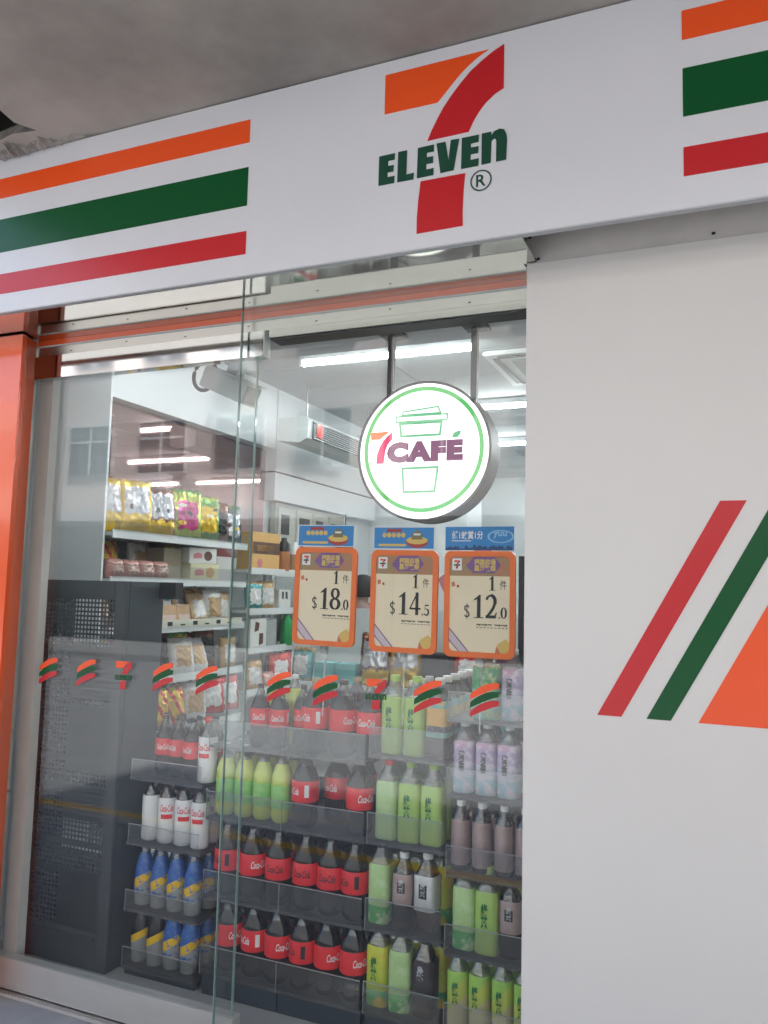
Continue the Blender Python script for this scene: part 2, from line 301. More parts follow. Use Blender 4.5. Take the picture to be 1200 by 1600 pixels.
LET=[[(-0.907,2.742),(-0.858,2.743),(-0.859,2.724),(-0.879,2.724),(-0.879,2.708),(-0.861,2.708),(-0.862,2.689),(-0.880,2.689),(-0.880,2.675),(-0.858,2.675),(-0.859,2.654),(-0.907,2.654)],
[(-0.848,2.744),(-0.821,2.744),(-0.822,2.672),(-0.799,2.673),(-0.800,2.654),(-0.849,2.654)],
[(-0.788,2.744),(-0.740,2.745),(-0.740,2.725),(-0.761,2.725),(-0.761,2.711),(-0.742,2.711),(-0.742,2.692),(-0.762,2.692),(-0.762,2.675),(-0.740,2.676),(-0.740,2.656),(-0.789,2.655)],
[(-0.732,2.746),(-0.706,2.746),(-0.696,2.690),(-0.690,2.748),(-0.666,2.747),(-0.681,2.659),(-0.719,2.657)],
[(-0.658,2.747),(-0.609,2.747),(-0.610,2.727),(-0.632,2.726),(-0.632,2.714),(-0.610,2.714),(-0.611,2.695),(-0.632,2.695),(-0.633,2.678),(-0.609,2.679),(-0.610,2.658),(-0.659,2.658)],
[(-0.601,2.748),(-0.574,2.748),(-0.574,2.737),(-0.566,2.748),(-0.551,2.752),(-0.538,2.747),(-0.532,2.733),(-0.530,2.719),(-0.532,2.661),(-0.560,2.660),(-0.560,2.718),(-0.562,2.726),(-0.567,2.727),(-0.573,2.724),(-0.574,2.716),(-0.575,2.660),(-0.601,2.659)]]
pr('seven_bar',ORANGE,L_OR,FY,fs); pr('seven_stem',RED,L_RD,FY,fs); pr('seven_foot',RED,L_FT,FY,fs)
for p in LET: pr('letter',INK,p,FY,fs,.0025)
def ringpoly(cx,cz,r0,r1,n=48):
    vs=[];f=[]
    for k in range(n):
        a=2*math.pi*k/n; vs+=[(cx+r0*math.cos(a),0,cz+r0*math.sin(a)),(cx+r1*math.cos(a),0,cz+r1*math.sin(a))]
    for k in range(n): f.append((2*k,2*((k+1)%n),2*((k+1)%n)+1,2*k+1))
    return vs,f
rg=MB(); vs,f=ringpoly(-.602,2.6145,.0262,.0302,40); rg.add([(x,FY-.0015,z) for x,y,z in vs],f); text_mb(rg,'R',-.602,FY-.0015,2.6145,hei=.034,bold=.012); rg.obj('registered_mark',INK,fs)
# soffit under the fascia: polished steel, painted grey to the right
sf=thing('soffit','polished steel soffit between the fascia and the glass, mirroring the doors','soffit')
bx('mirror_sheet',MIRROR,-3.6,-.532,FY+.021,2.385,2.452,2.46,sf); 
bx('end_sheet',GREYP,-.531,4.2,FY+.021,2.243,2.545,2.55,sf); bx('end_cheek',STEEL,-.531,-.529,FY+.021,2.3,2.4605,2.5448,sf)
gs=tag(bx('grey_strip',GREYP,-.5245,4.2,2.244,2.30,2.4495,2.66),'dull grey painted strip above the white wall panel, under the fascia','strip')
bx('mirror_tongue',MIRROR,-.5318,-.495,FY+.021,2.243,2.4521,2.4601,sf)
for (x,z) in ((-.17,2.545),(-.155,2.547),(-.02,2.466),(-.49,2.462),(-.515,2.53),(.25,2.52)):
    MB().box(-.005,.005,-.002,.0,-.004,.004).obj('screw',DARKGAP,gs,(x,2.2435,z),bevel=.0015)
# ================================================================== WHITE WALL PANEL (right)
wp=thing('wall_panel','large plain white wall panel with slanted red, green and orange stripes','wall panel')
bx('board',PANEL,-.5235,4.2,2.24,2.30,-.012,2.449,wp,bevel=.0015)
PY=2.24
for nm,m,p in (('red',RED,[(-.014,1.747),(.049,1.747),(-.262,1.180),(-.324,1.180)]),('green',GREEN,[(.111,1.747),(.174,1.747),(-.139,1.180),(-.199,1.180)]),('orange',ORANGE,[(.236,1.747),(1.4,1.747),(1.4,1.180),(-.073,1.180)])):
    o=pr('stripe',m,p,PY,wp); o['label']=nm+' slanted stripe'
# ================================================================== ORANGE PILLAR (left)
op=thing('orange_pillar','glossy orange clad pillar at the left edge of the shop front','pillar')
bx('front_board',ORGL,-3.6,-2.4865,2.24,2.262,-.012,2.446,op,bevel=.002); MB().add([(a,b,z) for z in (-.012,2.446) for a,b in ((-2.4855,2.2405),(-2.526,2.345),(-2.53,2.345),(-2.505,2.2625))],[(0,1,2,3),(7,6,5,4),(0,4,5,1),(1,5,6,2),(2,6,7,3),(3,7,4,0)]).obj('side_board',ORGL,op)
bx('trim',STEEL,-2.534,-2.5275,2.346,2.362,-.012,2.446,op); bx('core',CONC,-3.6,-2.54,2.2635,2.34,-.012,2.446,op)
# ================================================================== HEADER
hd=thing('header_beam','steel door header with an orange strip under the soffit','header')
bx('orange_strip',ORGL,-2.527,-.50,2.352,2.366,2.4295,2.4515,hd); bx('white_bead',IVORY,-2.527,-.50,2.350,2.366,2.4235,2.4292,hd)
bx('steel_face',STEEL,-2.527,-.50,2.3535,2.436,2.3868,2.4232,hd); bx('lower_face',STEEL,-1.455,-.50,2.3545,2.436,2.360,2.3865,hd); bx('dark_lip',DARKGAP,-1.455,-.50,2.362,2.436,2.354,2.3598,hd)
for k in range(7): MB().lathe([(.004,-.002),(.004,0)],8).obj('screw',DARKGAP,hd,(-2.35+k*.27,2.3525,2.400+.010*(k%2)))
# ================================================================== GLASS DOOR LEAF (left) and FIXED PANE (right)
def swoosh(parent,x,y,z,s=1.0):
    """three curved stripes, 85 x 85 mm"""
    o=bpy.data.objects.new('sticker',None); COL.objects.link(o); o.parent=parent; o.location=(x,y,z)
    for m,dz in ((ORANGE,.030),(GREEN,.006),(RED,-.020)):
        top=[];bot=[]
        for k in range(9):
            t=k/8; xx=(-.043+.086*t); zc=dz-.018+.036*(1-(1-t)**1.7); hw=.0095*(.75+.5*math.sin(math.pi*min(1,t*.9+.1)))
            top.append((xx*s,(zc+hw)*s)); bot.append((xx*s-.001,(zc-hw)*s))
        MB().prism(top+bot[::-1],-.0008,0).obj('stripe',m,o)
    return o
def seven_sticker(parent,x,y,z,s=.19):
    o=bpy.data.objects.new('sticker',None); COL.objects.link(o); o.parent=parent; o.location=(x,y,z)
    f=lambda P:[((a+.72)*s,(b-2.735)*s) for a,b in P]
    for nm,m,p in (('seven_bar',ORANGE,L_OR),('seven_stem',RED,L_RD),('seven_foot',RED,L_FT)): MB().prism(f(p),-.0008,0).obj(nm,m,o)
    lt=MB()
    for p in LET: lt.prism(f(p),-.0014,0)
    lt.obj('lettering',GREEN,o); return o
LY=2.352
lf=thing('sliding_door','frameless glass sliding door leaf with steel top and bottom rails','door')
bx('glass_pane',GLASS,-2.527,-1.500,LY,LY+.012,.112,2.292,lf); bx('pane_edge',GEDGE,-1.4998,-1.4965,LY+.0005,LY+.0115,.112,2.292,lf)
bx('top_rail',RAIL,-2.527,-1.470,LY-.012,LY+.034,2.293,2.384,lf,bevel=.002); bx('bottom_rail',mat('matt aluminium',(.50,.49,.46),.42,.35,noise=.25,nscale=6,stretch=(.4,1,4)),-2.60,-1.484,LY-.012,LY+.034,.004,.111,lf,bevel=.002)
bx('rail_cap',IVORY,-1.4695,-1.466,LY-.010,LY+.032,2.295,2.381,lf)
for x,z in ((-2.365,1.156),(-2.181,1.160),(-1.833,1.167),(-1.649,1.167)): swoosh(lf,x,LY-.0003,z)
seven_sticker(lf,-2.009,LY-.0003,1.166,.20)
GY=2.312
fx=thing('fixed_window','fixed frameless glass pane right of the sliding door, with a row of stripe stickers','window')
bx('glass_pane',GLASS,-1.540,-.50,GY,GY+.012,.0,2.4495,fx); bx('pane_edge',GEDGE,-1.5435,-1.5402,GY+.0005,GY+.0115,.0,2.4495,fx)
bx('floor_channel',RAIL,-1.545,-.5,GY-.012,GY+.024,-.011,-.0005,fx)
for x,z in ((-1.341,1.170),(-1.172,1.170),(-.829,1.176),(-.654,1.180)): swoosh(fx,x,GY-.0003,z)
seven_sticker(fx,-.998,GY-.0003,1.176,.185)
tag(bx('door_threshold',STEEL,-2.60,-1.5,2.325,2.42,-.011,.002),'steel threshold strip under the sliding door','threshold')
jb=tag(MB().box(-2.545,-2.474,2.392,2.43,-.001,2.3535).obj('door_jamb',mat('pale jamb paint',(.60,.59,.56),.45,noise=.15,nscale=5)),'pale painted door jamb beside the orange pillar','jamb')
# ================================================================== ROUND LIT SIGN
SX,SY,SZ,SR=-.968,2.60,1.981,.2475
cs=thing('round_sign','round lit café sign with a green ring, hanging on two black rods','sign',(SX,SY,SZ))
def disc(mb,r,y0,y1,n=64,mi=0):
    vs=[(r*math.cos(2*math.pi*k/n),y,r*math.sin(2*math.pi*k/n)) for y in (y0,y1) for k in range(n)]
    mb.add(vs,[tuple(reversed(range(n))),tuple(range(n,2*n))],mi); mb.add(vs,[(k,(k+1)%n,(k+1)%n+n,k+n) for k in range(n)],mi,True); return mb
disc(MB(),SR,.004,.105,72).obj('rim',RIM,cs); disc(MB(),SR-.009,-.0005,.0038,72).obj('lit_face',SIGNLIT,cs)
hoop=MB(); vs,f=ringpoly(0,0,SR-.009,SR,72); nn=len(vs); hoop.add([(x,-.004,z) for x,y,z in vs],f); hoop.add([(x,-.004,z) for x,y,z in vs]+[(x,.005,z) for x,y,z in vs],[(2*k+1,(2*k+3)%nn,(2*k+3)%nn+nn,2*k+1+nn) for k in range(72)]); hoop.obj('bezel',RIM,cs)
g=MB(); vs,f=ringpoly(-.001,.006,.2065,.2215,72); g.add([(x,-.0018,z) for x,y,z in vs],f); g.obj('green_ring',RINGLIT,cs)
def sx(P): return [(a-SX,b-SZ) for a,b in P]
def outline(poly,t,y):
    """closed line of width t along a polygon"""
    b=MB(); n=len(poly)
    c=Vector((sum(p[0] for p in poly)/n,sum(p[1] for p in poly)/n)); inn=[]
    for i in range(n):
        p0,p1,p2=[Vector(poly[(i+k)%n]) for k in (-1,0,1)]
        def nrm(a,bq):
            d=(bq-a).normalized(); q=Vector((-d.y,d.x)); return q if q.dot(c-(a+bq)/2)>0 else -q
        n1,n2=nrm(p0,p1),nrm(p1,p2); k=(n1+n2); k=k/max(.3,k.dot(n1)); inn.append(p1+k*t)
    vs=[(x,y,z) for x,z in poly]+[(q.x,y,q.y) for q in inn]
    return b.add(vs,[(i,(i+1)%n,(i+1)%n+n,i+n) for i in range(n)])
for nm,P in (('cup_lid',[(-1.051,2.108),(-1.046,2.125),(-.912,2.137),(-.900,2.109)]),('cup_lid',[(-1.073,2.109),(-.877,2.109),(-.877,2.084),(-1.073,2.084)]),('cup_outline',[(-1.060,2.084),(-.895,2.084),(-.902,2.031),(-1.053,2.031)]),('cup_outline',[(-1.046,1.925),(-.907,1.926),(-.918,1.834),(-1.040,1.833)])):
    outline(sx(P),.0085 if nm!='cup_lid' else .0058,-.0018).obj(nm,OUTLIT,cs)
pr('seven_bar',ORLIT,sx([(-1.167,2.055),(-1.094,2.055),(-1.117,2.040),(-1.131,2.028),(-1.165,2.028)]),-.0005,cs); pr('seven_stem',PINKLIT,sx([(-1.084,2.052),(-1.084,2.026),(-1.100,2.010),(-1.109,1.989),(-1.115,1.941),(-1.143,1.941),(-1.140,1.976),(-1.131,2.000),(-1.117,2.024),(-1.101,2.040)]),-.0005,cs)
lt=MB(); text_mb(lt,'CAFE',-.962-SX,-.0018,1.9785-SZ,wid=.281,hei=.075,bold=.085,space=1.16); text_mb(lt,'TM',-.804-SX,-.0018,1.947-SZ,wid=.020,hei=.008); lt.obj('lettering',PURPLIT,cs)
MB().prism(sx([(-.862,2.022),(-.856,2.038),(-.843,2.044),(-.829,2.045),(-.833,2.032),(-.842,2.022)]),-.0018,-.001).obj('leaf',OUTLIT,cs)
for x in (-1.115,-.80):
    MB().box(x-.011-SX,x+.011-SX,.040,.062,SR*.55+.0,.4485).obj('rod',BLK,cs); MB().box(x-.04-SX,x+.045-SX,.0,.10,.4375,.4488).obj('base_plate',BLK,cs)
# ================================================================== PRICE CARDS
PAPER=mat('cream paper',(.88,.73,.52),.6,noise=.06,nscale=12); OFR=mat('orange plastic frame',(.88,.17,.025),.3); BLUEC=mat('blue print',(.03,.22,.55),.35,noise=.25,nscale=25,dark=(.01,.25,.55)); BANDC=mat('festive print band',(.55,.16,.09),.5,noise=.9,nscale=20,dark=(.20,.28,.12)); PURPC=mat('lilac print',(.20,.09,.26),.5); YELC=mat('gold print',(.72,.48,.13),.5); WHP=mat('white print',(.80,.80,.80),.5); SKYB=mat('pale blue print',(.25,.5,.72),.5); BURG=mat('burgundy print',(.40,.04,.02),.5); LILACW=mat('pale lilac print',(.62,.52,.56),.5); TERRA=mat('terracotta print',(.6,.18,.08),.5)
# serif figures drawn in a unit box (height 1): thick and thin strokes
def arc(cx,cz,rx,rz,a0,a1,n=14): return [(cx+rx*math.cos(R(a0+(a1-a0)*k/n)),cz+rz*math.sin(R(a0+(a1-a0)*k/n))) for k in range(n+1)]
def band(mid,ws):
    """variable width stroke along a centre line"""
    L=[];Rr=[]; n=len(mid)
    for i,(p,wd) in enumerate(zip(mid,ws)):
        a=Vector(mid[max(0,i-1)]); b=Vector(mid[min(n-1,i+1)]); d=(b-a).normalized(); q=Vector((-d.y,d.x))*wd/2
        L.append((p[0]+q.x,p[1]+q.y)); Rr.append((p[0]-q.x,p[1]-q.y))
    return L+Rr[::-1]
def fig(ch):
    if ch=='1': return [[(.19,0),(.19,.80),(.05,.74),(.05,.79),(.30,1.0),(.35,1.0),(.35,0)],[(.06,-.0),(.06,.035),(.48,.035),(.48,0)]],.54
    if ch=='0':
        o=[];mid=arc(.27,.5,.20,.46,90,450,28); ws=[.05+.12*abs(math.cos(R(90+360*k/28))) for k in range(29)]; return [band(mid,ws)],.56
    if ch=='8':
        a=arc(.27,.745,.165,.22,90,450,24); b=arc(.27,.265,.205,.235,90,450,24); wa=[.05+.09*abs(math.cos(R(90+15*k))) for k in range(25)]; wb=[.05+.11*abs(math.cos(R(90+15*k))) for k in range(25)]
        return [band(a,wa),band(b,wb)],.56
    if ch=='4': return [[(.30,0),(.30,1.0),(.44,1.0),(.44,0)],[(.02,.24),(.02,.30),(.36,1.0),(.36,.86),(.09,.32),(.55,.32),(.55,.24)]],.58
    if ch=='2':
        mid=arc(.26,.72,.19,.25,165,-30,14)+[(.36,.42),(.24,.24),(.10,.09)]; ws=[.10]*3+[.08]*3+[.15]*8+[.12]*3+[.07]*1; ws=(ws+[.06]*9)[:len(mid)]
        return [band(mid,ws),[(.04,0),(.04,.13),(.44,.13),(.49,.26),(.53,.26),(.48,0)]],.58
    if ch=='5':
        mid=[(.10,.56)]+arc(.24,.31,.22,.28,110,-150,14); ws=[.05]+[.07]*3+[.15]*8+[.1]*4
        return [[(.09,.56),(.13,.98),(.48,.98),(.46,.86),(.16,.86),(.14,.56)],band(mid,ws[:len(mid)])],.56
    if ch=='.': return [arc(.13,.07,.075,.075,0,360,12)[:-1]],.24
    if ch=='$':
        mid=arc(.25,.70,.17,.19,20,250,12)[:-2]+arc(.25,.27,.17,.20,70,-160,12)[2:]
        return [band(mid,[.09]*len(mid)),[(.23,-.1),(.23,1.05),(.28,1.05),(.28,-.1)]],.56
def figures(mb,s,x,y,z,h,mi=0):
    for ch in s:
        P,wd=fig(ch)
        for p in P: mb.prism([(x+a*h,z+b*h) for a,b in p],y-.0006,y,mi)
        x+=wd*h
    return x
def rrect(x0,x1,z0,z1,r,n=5):
    return arc(x1-r,z0+r,r,r,-90,0,n)+arc(x1-r,z1-r,r,r,0,90,n)+arc(x0+r,z1-r,r,r,90,180,n)+arc(x0+r,z0+r,r,r,180,270,n)
def price_card(x,z,whole,dec,label,top,tilt,wd=.236):
    c=thing('price_card',label,'price card',(x,2.50,z),0,None); c.rotation_euler=(0,tilt,0)
    h=.338; W=wd/2; b=.0175
    fr=MB(); o=rrect(-W,W,0,h,.022); i=rrect(-W+b,W-b,b,h-b,.016); n=len(o)
    vs=[(a,y,q) for y in (-.004,.008) for a,q in o]+[(a,y,q) for y in (-.004,.008) for a,q in i]
    ff=[]
    for k in range(n):
        j=(k+1)%n
        ff+=[(k,j,j+2*n,k+2*n),(k+n,k+3*n,j+3*n,j+n),(k,k+n,j+n,j),(k+2*n,j+2*n,j+3*n,k+3*n)]
    fr.add(vs,ff).obj('frame',OFR,c)
    bx('sheet',PAPER,-W+b-.003,W-b+.003,.0,.003,b-.003,h-b+.003,c)
    hb=MB().box(-W+b,W-b,-.0012,-.0002,h-b-.062,h-b).obj('header_band',BANDC,c)
    MB().prism([(-.045,h-.048),(-.02,h-.018),(.05,h-.018),(.07,h-.045),(.05,h-.070),(-.02,h-.070)],-.0020,-.0013).obj('ornament',PURPC,hb)
    tt=MB(); text_mb(tt,'福臨商場\n喜添歡樂',.018,-.0026,h-.045,wid=.072,hei=.040,bold=.03); tt.obj('lettering',YELC,hb)
    lg=MB().box(-W+.026,-W+.058,-.0024,-.0013,h-.062,h-.024).obj('logo_tile',WHP,c)
    f=lambda P:[((a+.72)*.055-W+.042,(b-2.74)*.055+h-.043) for a,b in P]
    MB().prism(f(L_OR),-.0030,-.0025).obj('seven_bar',ORANGE,lg); MB().prism(f(L_RD),-.0030,-.0025).prism(f(L_FT),-.0030,-.0025).obj('seven_stem',RED,lg); MB().prism(f([(-.907,2.655),(-.53,2.655),(-.53,2.745),(-.907,2.745)]),-.0034,-.0031).obj('lettering',GREEN,lg)
    pz=MB(); y=-.0006; e1=W-b-.008
    figures(pz,dec,e1-.0295,y,.1255,.036); figures(pz,whole,e1-.0295-.083,y,.1255,.074); figures(pz,'$',e1-.0295-.083-.030,y,.125,.043); pz.obj('price',BLACKINK,c)
    qz=MB(); figures(qz,'1',.030,y,.213,.046); text_mb(qz,'件',.078,y-.0003,.231,hei=.030,wid=.022); qz.obj('quantity',BLACKINK,c)
    fz=MB()
    for k in range(14):
        if k!=6: fz.prism([(W-b-.008-.0072*k,.107),(W-b-.0135-.0072*k,.107),(W-b-.0135-.0072*k,.1015+.002*(k%3)),(W-b-.008-.0072*k,.1015)],y-.0002,y)
    for k in range(9): fz.box(W-b-.013-.0118*k,W-b-.006-.0118*k,y-.0003,y,.0945,.0965)
    fz.obj('small_print',BLACKINK,c)['kind']='stuff'
    rb=MB(); rb.prism([(-W+b,b+.075),(-W+b,b+.035),(-W+b+.038,b),(-W+b+.068,b)],-.0010,-.0001,0)
    for (z1,x1) in ((.075,.068),(.038,.036)): rb.prism([(-W+b,b+z1),(-W+b,b+z1-.005),(-W+b+x1-.004,b),(-W+b+x1,b)],-.0016,-.0011,1)
    rb.obj('corner_ribbon',[LILACW,PURPC],c)
    MB().prism([(W-b-.045,b),(W-b,b),(W-b,b+.032),(W-b-.012,b+.045),(W-b-.038,b+.028)],-.0010,-.0001).obj('corner_ornament',YELC,c); MB().prism([(W-b-.046,b),(W-b-.028,b),(W-b-.042,b+.022)],-.0016,-.0011).obj('corner_petal',TERRA,c)
    MB().prism([(-W+.026,.222),(-W+.037,.226),(-W+.034,.240),(-W+.023,.236)],-.0008,-.0001).obj('red_packet',TERRA,c); MB().prism([(-W+.043,.220),(-W+.050,.222),(-W+.048,.230),(-W+.041,.228)],-.0008,-.0001).obj('dark_packet',BURG,c)
    # topper
    x0,x1=-W+(.003 if top<2 else .0),W-.014+(.008 if top==2 else 0)
    tp=MB().box(x0,x1,.001,.004,h+.003,h+.079).obj('topper',WHP if top<2 else BLUEC,c)
    if top<2:
        MB().box(x0+.004,x1-.004,-.0002,.0008,h+.006,h+.076).obj('blue_field',BLUEC,tp)
        q=MB(); cx=(x0+x1)/2-.035
        for k in range(5): q.lathe([(.0085,0),(.0085,.014)],10,(cx-.034+.017*k,-.0006,h+.043),smooth=False) if False else q.prism(arc(cx-.034+.017*k,h+.0505,.0078,.0085,0,360,10)[:-1],-.0012,-.0003)
        q.prism(rrect(cx-.055,cx+.045,h+.013,h+.021,.003,2),-.0012,-.0003); q.obj('gold_print',YELC,tp)
        MB().prism(rrect(cx-.026,cx+.028,h+.061,h+.071,.003,2),-.0012,-.0003).obj('red_print',BURG,tp)
        bw=MB(); bx0=x1-.062; bw.prism(arc(bx0,h+.032,.040,.024,180,360,12),-.0012,-.0003,0); bw.prism(arc(bx0,h+.033,.038,.013,0,360,14)[:-1],-.0016,-.0013,1); bw.prism([(bx0-.02,h+.036),(bx0+.02,h+.036),(bx0+.016,h+.050),(bx0+.024,h+.050),(bx0,h+.069),(bx0-.024,h+.050),(bx0-.016,h+.050)],-.0020,-.0017,2); bw.box(bx0-.012,bx0+.012,-.0024,-.0021,h+.050,h+.056,3); bw.obj('bowl_picture',[BURG,YELC,mat('olive print',(.20,.16,.07),.5),WHP],tp)
    else:
        q=MB(); text_mb(q,'儲1蚊賞1分',-.042,-.0003,h+.052,wid=.105,hei=.027,bold=.02); q.box(-.095,-.03,-.0006,0,h+.032,h+.0345); q.obj('lettering',WHP,tp)
        e=MB(); vs,f2=ringpoly(0,0,.032,.038,30); e.add([(.068+a*1.15,-.0003,h+.047+z_*.55) for a,_,z_ in vs],f2); text_mb(e,'yuu',.066,-.0006,h+.052,wid=.045,hei=.022,bold=.03); e.obj('emblem',SKYB,tp)
        s=MB(); random.seed(3)
        for k in range(24): xx=x0+.002+k*.0092; s.box(xx,xx+.0085,-.0004,.0,h+.0032,h+.008+random.random()*.012)
        s.obj('skyline',mat('navy print',(.01,.05,.17),.4),tp)
    bx('clip',CLEAR,-.012,.012,.009,.022,-.03,.02,c); bx('stem',CLEAR,-.0025,.0025,.0225,.0255,-.24,-.01,c)
    return c
price_card(-1.284,1.300,'18','.0','orange framed price card, left of the three, below the round sign',0,R(.8),.238)
price_card(-.990,1.2915,'14','.5','orange framed price card, middle of the three, right below the round sign',1,R(.4),.238)
price_card(-.729,1.2895,'12','.0','orange framed price card with deep blue topper, next to the white panel',2,R(0),.234)
# ================================================================== BOTTLES
COKE=mat('cola liquid',(.010,.005,.004),.07,spec=.45); CREDL=mat('red label',(.76,.022,.028),.3,noise=.12,nscale=60,dark=(.75,.10,.10)); WHL=mat('white label film',(.82,.81,.81),.32); REDC=mat('red cap',(.72,.03,.02),.35); BLKC=mat('dark cap',(.03,.015,.013),.35); WHC=mat('white cap',(.82,.82,.80),.35); GRC=mat('lime cap',(.42,.62,.12),.35); BLUC=mat('blue cap',(.05,.14,.42),.35); GREYC=mat('grey cap',(.30,.32,.33),.35); TANC=mat('tan cap',(.35,.25,.12),.35)
LIME=mat('lime liquid',(.52,.60,.08),.12,spec=.6,coat=.3); GRNL=mat('green label',(.20,.55,.16),.3,noise=.6,nscale=35,dark=(.55,.72,.20)); CLQ=mat('clear liquid',(.36,.37,.36),.12,coat=.4,noise=.35,nscale=25,dark=(.12,.12,.12)); TEAL_=mat('oolong liquid',(.055,.022,.010),.12,coat=.4)
TEA=mat('green tea sleeve',(.42,.56,.10),.28,noise=.5,nscale=14,dark=(.30,.60,.22)); PALET=mat('pale tea label back',(.42,.60,.26),.3,noise=.4,nscale=26,dark=(.55,.70,.42)); DGRN=mat('deep green print',(.015,.16,.035),.35); OOL=mat('oolong label',(.36,.24,.23),.35,.15,noise=.5,nscale=24,dark=(.50,.42,.42)); SILV=mat('silver label',(.62,.62,.63),.3,.3,noise=.3,nscale=40); DKL=mat('dark label',(.030,.022,.026),.35)
JAS=band_mat('jasmine sleeve',[(0,(.36,.55,.66)),(.055,(.55,.56,.70)),(.10,(.46,.36,.56)),(.15,(.58,.34,.50))],rough=.18,nscale=34,ncol=(.70,.62,.74))
BLY=band_mat('blue yellow sleeve',[(0,(.33,.34,.34)),(.075,(.80,.50,.02)),(.108,(.030,.12,.42)),(.19,(.08,.18,.30))],slope=.55,rough=.18,nscale=70,ncol=(.06,.16,.44))
BKY=band_mat('black yellow sleeve',[(0,(.28,.29,.29)),(.080,(.80,.50,.02)),(.108,(.018,.018,.022)),(.19,(.03,.03,.04))],slope=.55,rough=.18)
MULTI=band_mat('mixed tea sleeve',[(0,(.20,.50,.40)),(.09,(.10,.10,.14)),(.11,(.70,.40,.12)),(.17,(.20,.45,.42))],rough=.3,nscale=18,ncol=(.62,.5,.2))
FRUIT=band_mat('fruit tea sleeve',[(0,(.18,.50,.36)),(.10,(.02,.30,.10)),(.175,(.62,.20,.05)),(.20,(.40,.50,.12))],rough=.3,nscale=30,ncol=(.40,.56,.22))
def shrink(prof,k): return [(r*k,z) for r,z in prof]
def cola_kind(D,H,cap,liquid=COKE,label=CREDL,label_z=(.34,.62),text='Coca-Cola',tcol=None,neck=CLEARD,fill=.70,ang=0,barcode=False):
    r=D/2; prof=[(r*.72,0),(r*.93,.012*H/.27),(r*.97,.12*H),(r*.90,.30*H),(r*.985,.345*H),(r*.985,.61*H),(r*.96,.64*H),(r*.84,.70*H),(r*.68,.765*H),(r*.58,.80*H)]
    up_=[(r*.59,.80*H),(r*.40,.87*H),(r*.29,.92*H),(r*.28,.945*H)]
    k=[('body',MB().lathe(prof,22).mesh('cola_body',liquid)),('neck',MB().lathe(up_,20,capb=False,capt=False).mesh('cola_neck',neck)),
       ('cap',MB().lathe([(r*.30,.935*H),(r*.325,.94*H),(r*.325,.995*H),(r*.28,H)],18).mesh('cola_cap',cap))]
    lb=MB().lathe([(r*.998,label_z[0]*H),(r*1.01,(label_z[0]+.01)*H),(r*1.01,(label_z[1]-.01)*H),(r*.998,label_z[1]*H)],26,capb=False,capt=False).mesh('cola_label',label)
    sub=[]
    if text:
        t=MB(); zc=(label_z[0]+label_z[1])/2*H; text_cyl(t,text,r*1.016,zc+.004*H,R(ang),wid=r*1.30,hei=.13*H*.75,bold=.02,shear=.35)
        if barcode:
            a0=R(ang+62); rr_=r*1.016
            t.add([(rr_*math.sin(a0+d),-rr_*math.cos(a0+d),z) for d in (0,.16,.32) for z in (zc-.07*H,zc+.09*H)],[(0,2,3,1),(2,4,5,3)])
        sub.append(('lettering',t.mesh('cola_text',tcol or WHP)))
    k.append(('label',lb,sub)); return k
def white_kind(D,H,ang=0):
    r=D/2
    body=MB().lathe([(r*.78,0),(r*.97,.02*H),(r,.10*H),(r*.95,.20*H),(r*.97,.30*H),(r*1.0,.36*H),(r*1.0,.66*H),(r*.93,.70*H)],24).mesh('light_sleeve',WHL)
    t=MB(); text_cyl(t,'Coca-Cola',r*1.006,.55*H,R(ang),wid=r*1.5,hei=.11*H,bold=.02,shear=.35); 
    b2=MB(); rr_=r*1.006; 
    for k in range(6): a=R(ang)-.62+k*.21; b2.add([(rr_*math.sin(a+d),-rr_*math.cos(a+d),z*H) for d in (0,.21) for z in (.385,.455)],[(0,2,3,1)])
    return [('sleeve',body,[('lettering',t.mesh('light_text',CREDL)),('red_band',b2.mesh('light_band',CREDL))]),
      ('neck',MB().lathe([(r*.92,.70*H),(r*.80,.76*H),(r*.48,.86*H),(r*.34,.92*H)],20,capb=False,capt=False).mesh('light_neck',CLEARD)),('liquid',MB().lathe([(r*.86,.70*H),(r*.72,.76*H),(r*.62,.79*H)],16).mesh('light_liquid',COKE)),
      ('cap',MB().lathe([(r*.37,.915*H),(r*.41,.92*H),(r*.41,.99*H),(r*.36,H)],18).mesh('light_cap',REDC))]
